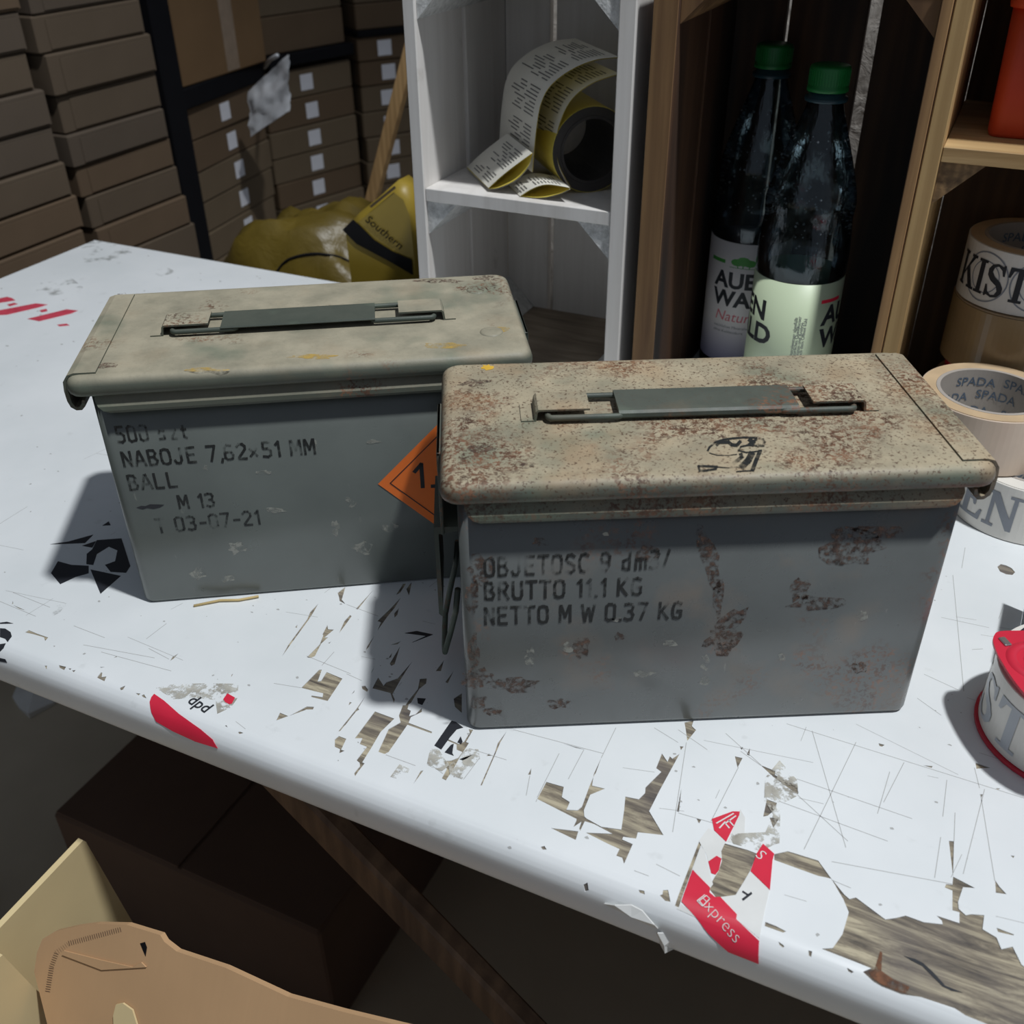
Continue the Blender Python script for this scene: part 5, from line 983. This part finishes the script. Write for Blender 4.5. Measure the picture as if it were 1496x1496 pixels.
bw = slab(topx + [(760, 1660), (300, 1580), (70, 1500)], 0.0, .0045, M['card_front'], 'torn_side_flap', fb); bw['label'] = 'brown torn side flap with perforated crease'
b = MB()
for (u0, v0), (u1, v1) in (((66, 1447), (72, 1410)), ((72, 1410), (80, 1388)), ((80, 1388), (100, 1374)), ((100, 1374), (178, 1353))):
    m_ = int(math.hypot(u1 - u0, v1 - v0) / 3.2)
    for i in range(m_):
        u = u0 + (u1 - u0) * i / m_; v = v0 + (v1 - v0) * i / m_; l = math.hypot(u1 - u0, v1 - v0); px_, py_ = -(v1 - v0) / l, (u1 - u0) / l
        b.add([TL(u, v, .0003), TL(u + px_ * 7, v + py_ * 7, .0003), TL(u + px_ * 7 + 1, v + py_ * 7 + 1, .0003), TL(u + 1.1, v + 1.1, .0003)], [(0, 1, 2, 3)])
b.build('perforation', M['card_dark'], bw, recalc=False)['kind'] = 'stuff'
slab([(205, 1378), (212, 1376), (215, 1384), (213, 1397), (209, 1388)], .0003, .0002, M['black'], 'tear_hole', bw)
slab([(168, 1482), (172, 1466), (182, 1464), (196, 1474), (204, 1500), (204, 1540), (170, 1540)], .0018, .0014, M['card_flap'], 'torn_paper_strip', bw)
slab([(95, 1388), (150, 1402), (195, 1412), (208, 1405), (215, 1412), (150, 1416), (92, 1394)], .0012, .0010, M['card_front'], 'raised_crease', bw)
b = MB(); b.box(.0, .40, .0, .005, 0, .52); b.build('far_wall', M['card_front'], fb)
c = [pt(u, v, -.305) for u, v in ((0, 1350), (118, 1226), (122, 1228), (190, 1345))]; s_ = (c[0][1] - c[1][1]) / (c[0][0] - c[1][0]); far = (-.42, c[0][1] + s_ * (-.42 - c[0][0]))
b = MB(); b.prism([(n + .12, z + Z0) for n, z in (far, c[0], c[1], c[2], c[3], (c[3][0], -Z0), (-.42, -Z0))], -.0075, -.0025, 'x'); b.build('end_flap', M['card_flap'], fb)['label'] = 'pale upright end flap'
c = [pt(u, v, -.262) for u, v in ((0, 1393), (45, 1440), (118, 1502))]; b = MB(); b.prism([(n + .12, z + Z0) for n, z in ((-.30, c[0][1] + .02), c[0], c[1], c[2], (c[2][0] + .004, c[2][1] - .12), (-.30, c[2][1] - .12))], .036, .0405, 'x'); b.build('inner_flap', M['card_flap'], fb)
b = MB(); b.box(-.002, .40, -.31, -.305, 0, .45); b.build('near_wall', M['card_front'], fb); b = MB(); b.box(-.002, .40, -.3045, -.003, 0.001, .006); b.build('bottom', M['card_front'], fb)
b = MB(); b.box(.395, .40, -.3045, -.003, 0.006, .45); b.build('end_wall', M['card_front'], fb)
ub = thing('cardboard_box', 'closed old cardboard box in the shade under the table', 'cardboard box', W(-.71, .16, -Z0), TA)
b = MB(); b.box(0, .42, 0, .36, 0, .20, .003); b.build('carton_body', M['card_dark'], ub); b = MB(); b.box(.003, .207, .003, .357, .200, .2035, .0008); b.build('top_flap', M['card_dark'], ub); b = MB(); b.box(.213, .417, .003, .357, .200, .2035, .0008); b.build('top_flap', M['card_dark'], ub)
# ================================================================== SMALL DEBRIS
p0, p1 = pz(283, 885, .001), pz(378, 872, .001); b = MB()
b.tube([p0 + Vector((0, 0, Z0)), (p0 * .6 + p1 * .4) + Vector((0, .0015, Z0 + .0006)), (p0 * .3 + p1 * .7) + Vector((0, -.001, Z0 + .0004)), p1 + Vector((0, 0, Z0 + .0006))], .0009, 6); o = b.build('wood_sliver', M['straw']); tag(o, 'thin pale wood sliver lying by the dusty ammunition box', 'wood sliver')
p = pz(56, 1012, -Z0); b = MB(); rr = random.Random(2); pts = [(p.x + .045 * rr.uniform(.6, 1.2) * math.cos(2 * PI * i / 9), p.y + .055 * rr.uniform(.6, 1.2) * math.sin(2 * PI * i / 9)) for i in range(9)]
b.add([(x, y, .001 + .012 * rr.random()) for x, y in pts] + [(x, y, .0003) for x, y in pts] + [(p.x, p.y, .02), (p.x, p.y, .0004)], [(i, (i + 1) % 9, 18) for i in range(9)] + [(9 + (i + 1) % 9, 9 + i, 19) for i in range(9)] + [(i, 9 + i, 9 + (i + 1) % 9, (i + 1) % 9) for i in range(9)]); o = b.build('paper_scrap', M['paper']); tag(o, 'crumpled white paper scrap on the floor left of the table', 'paper scrap')
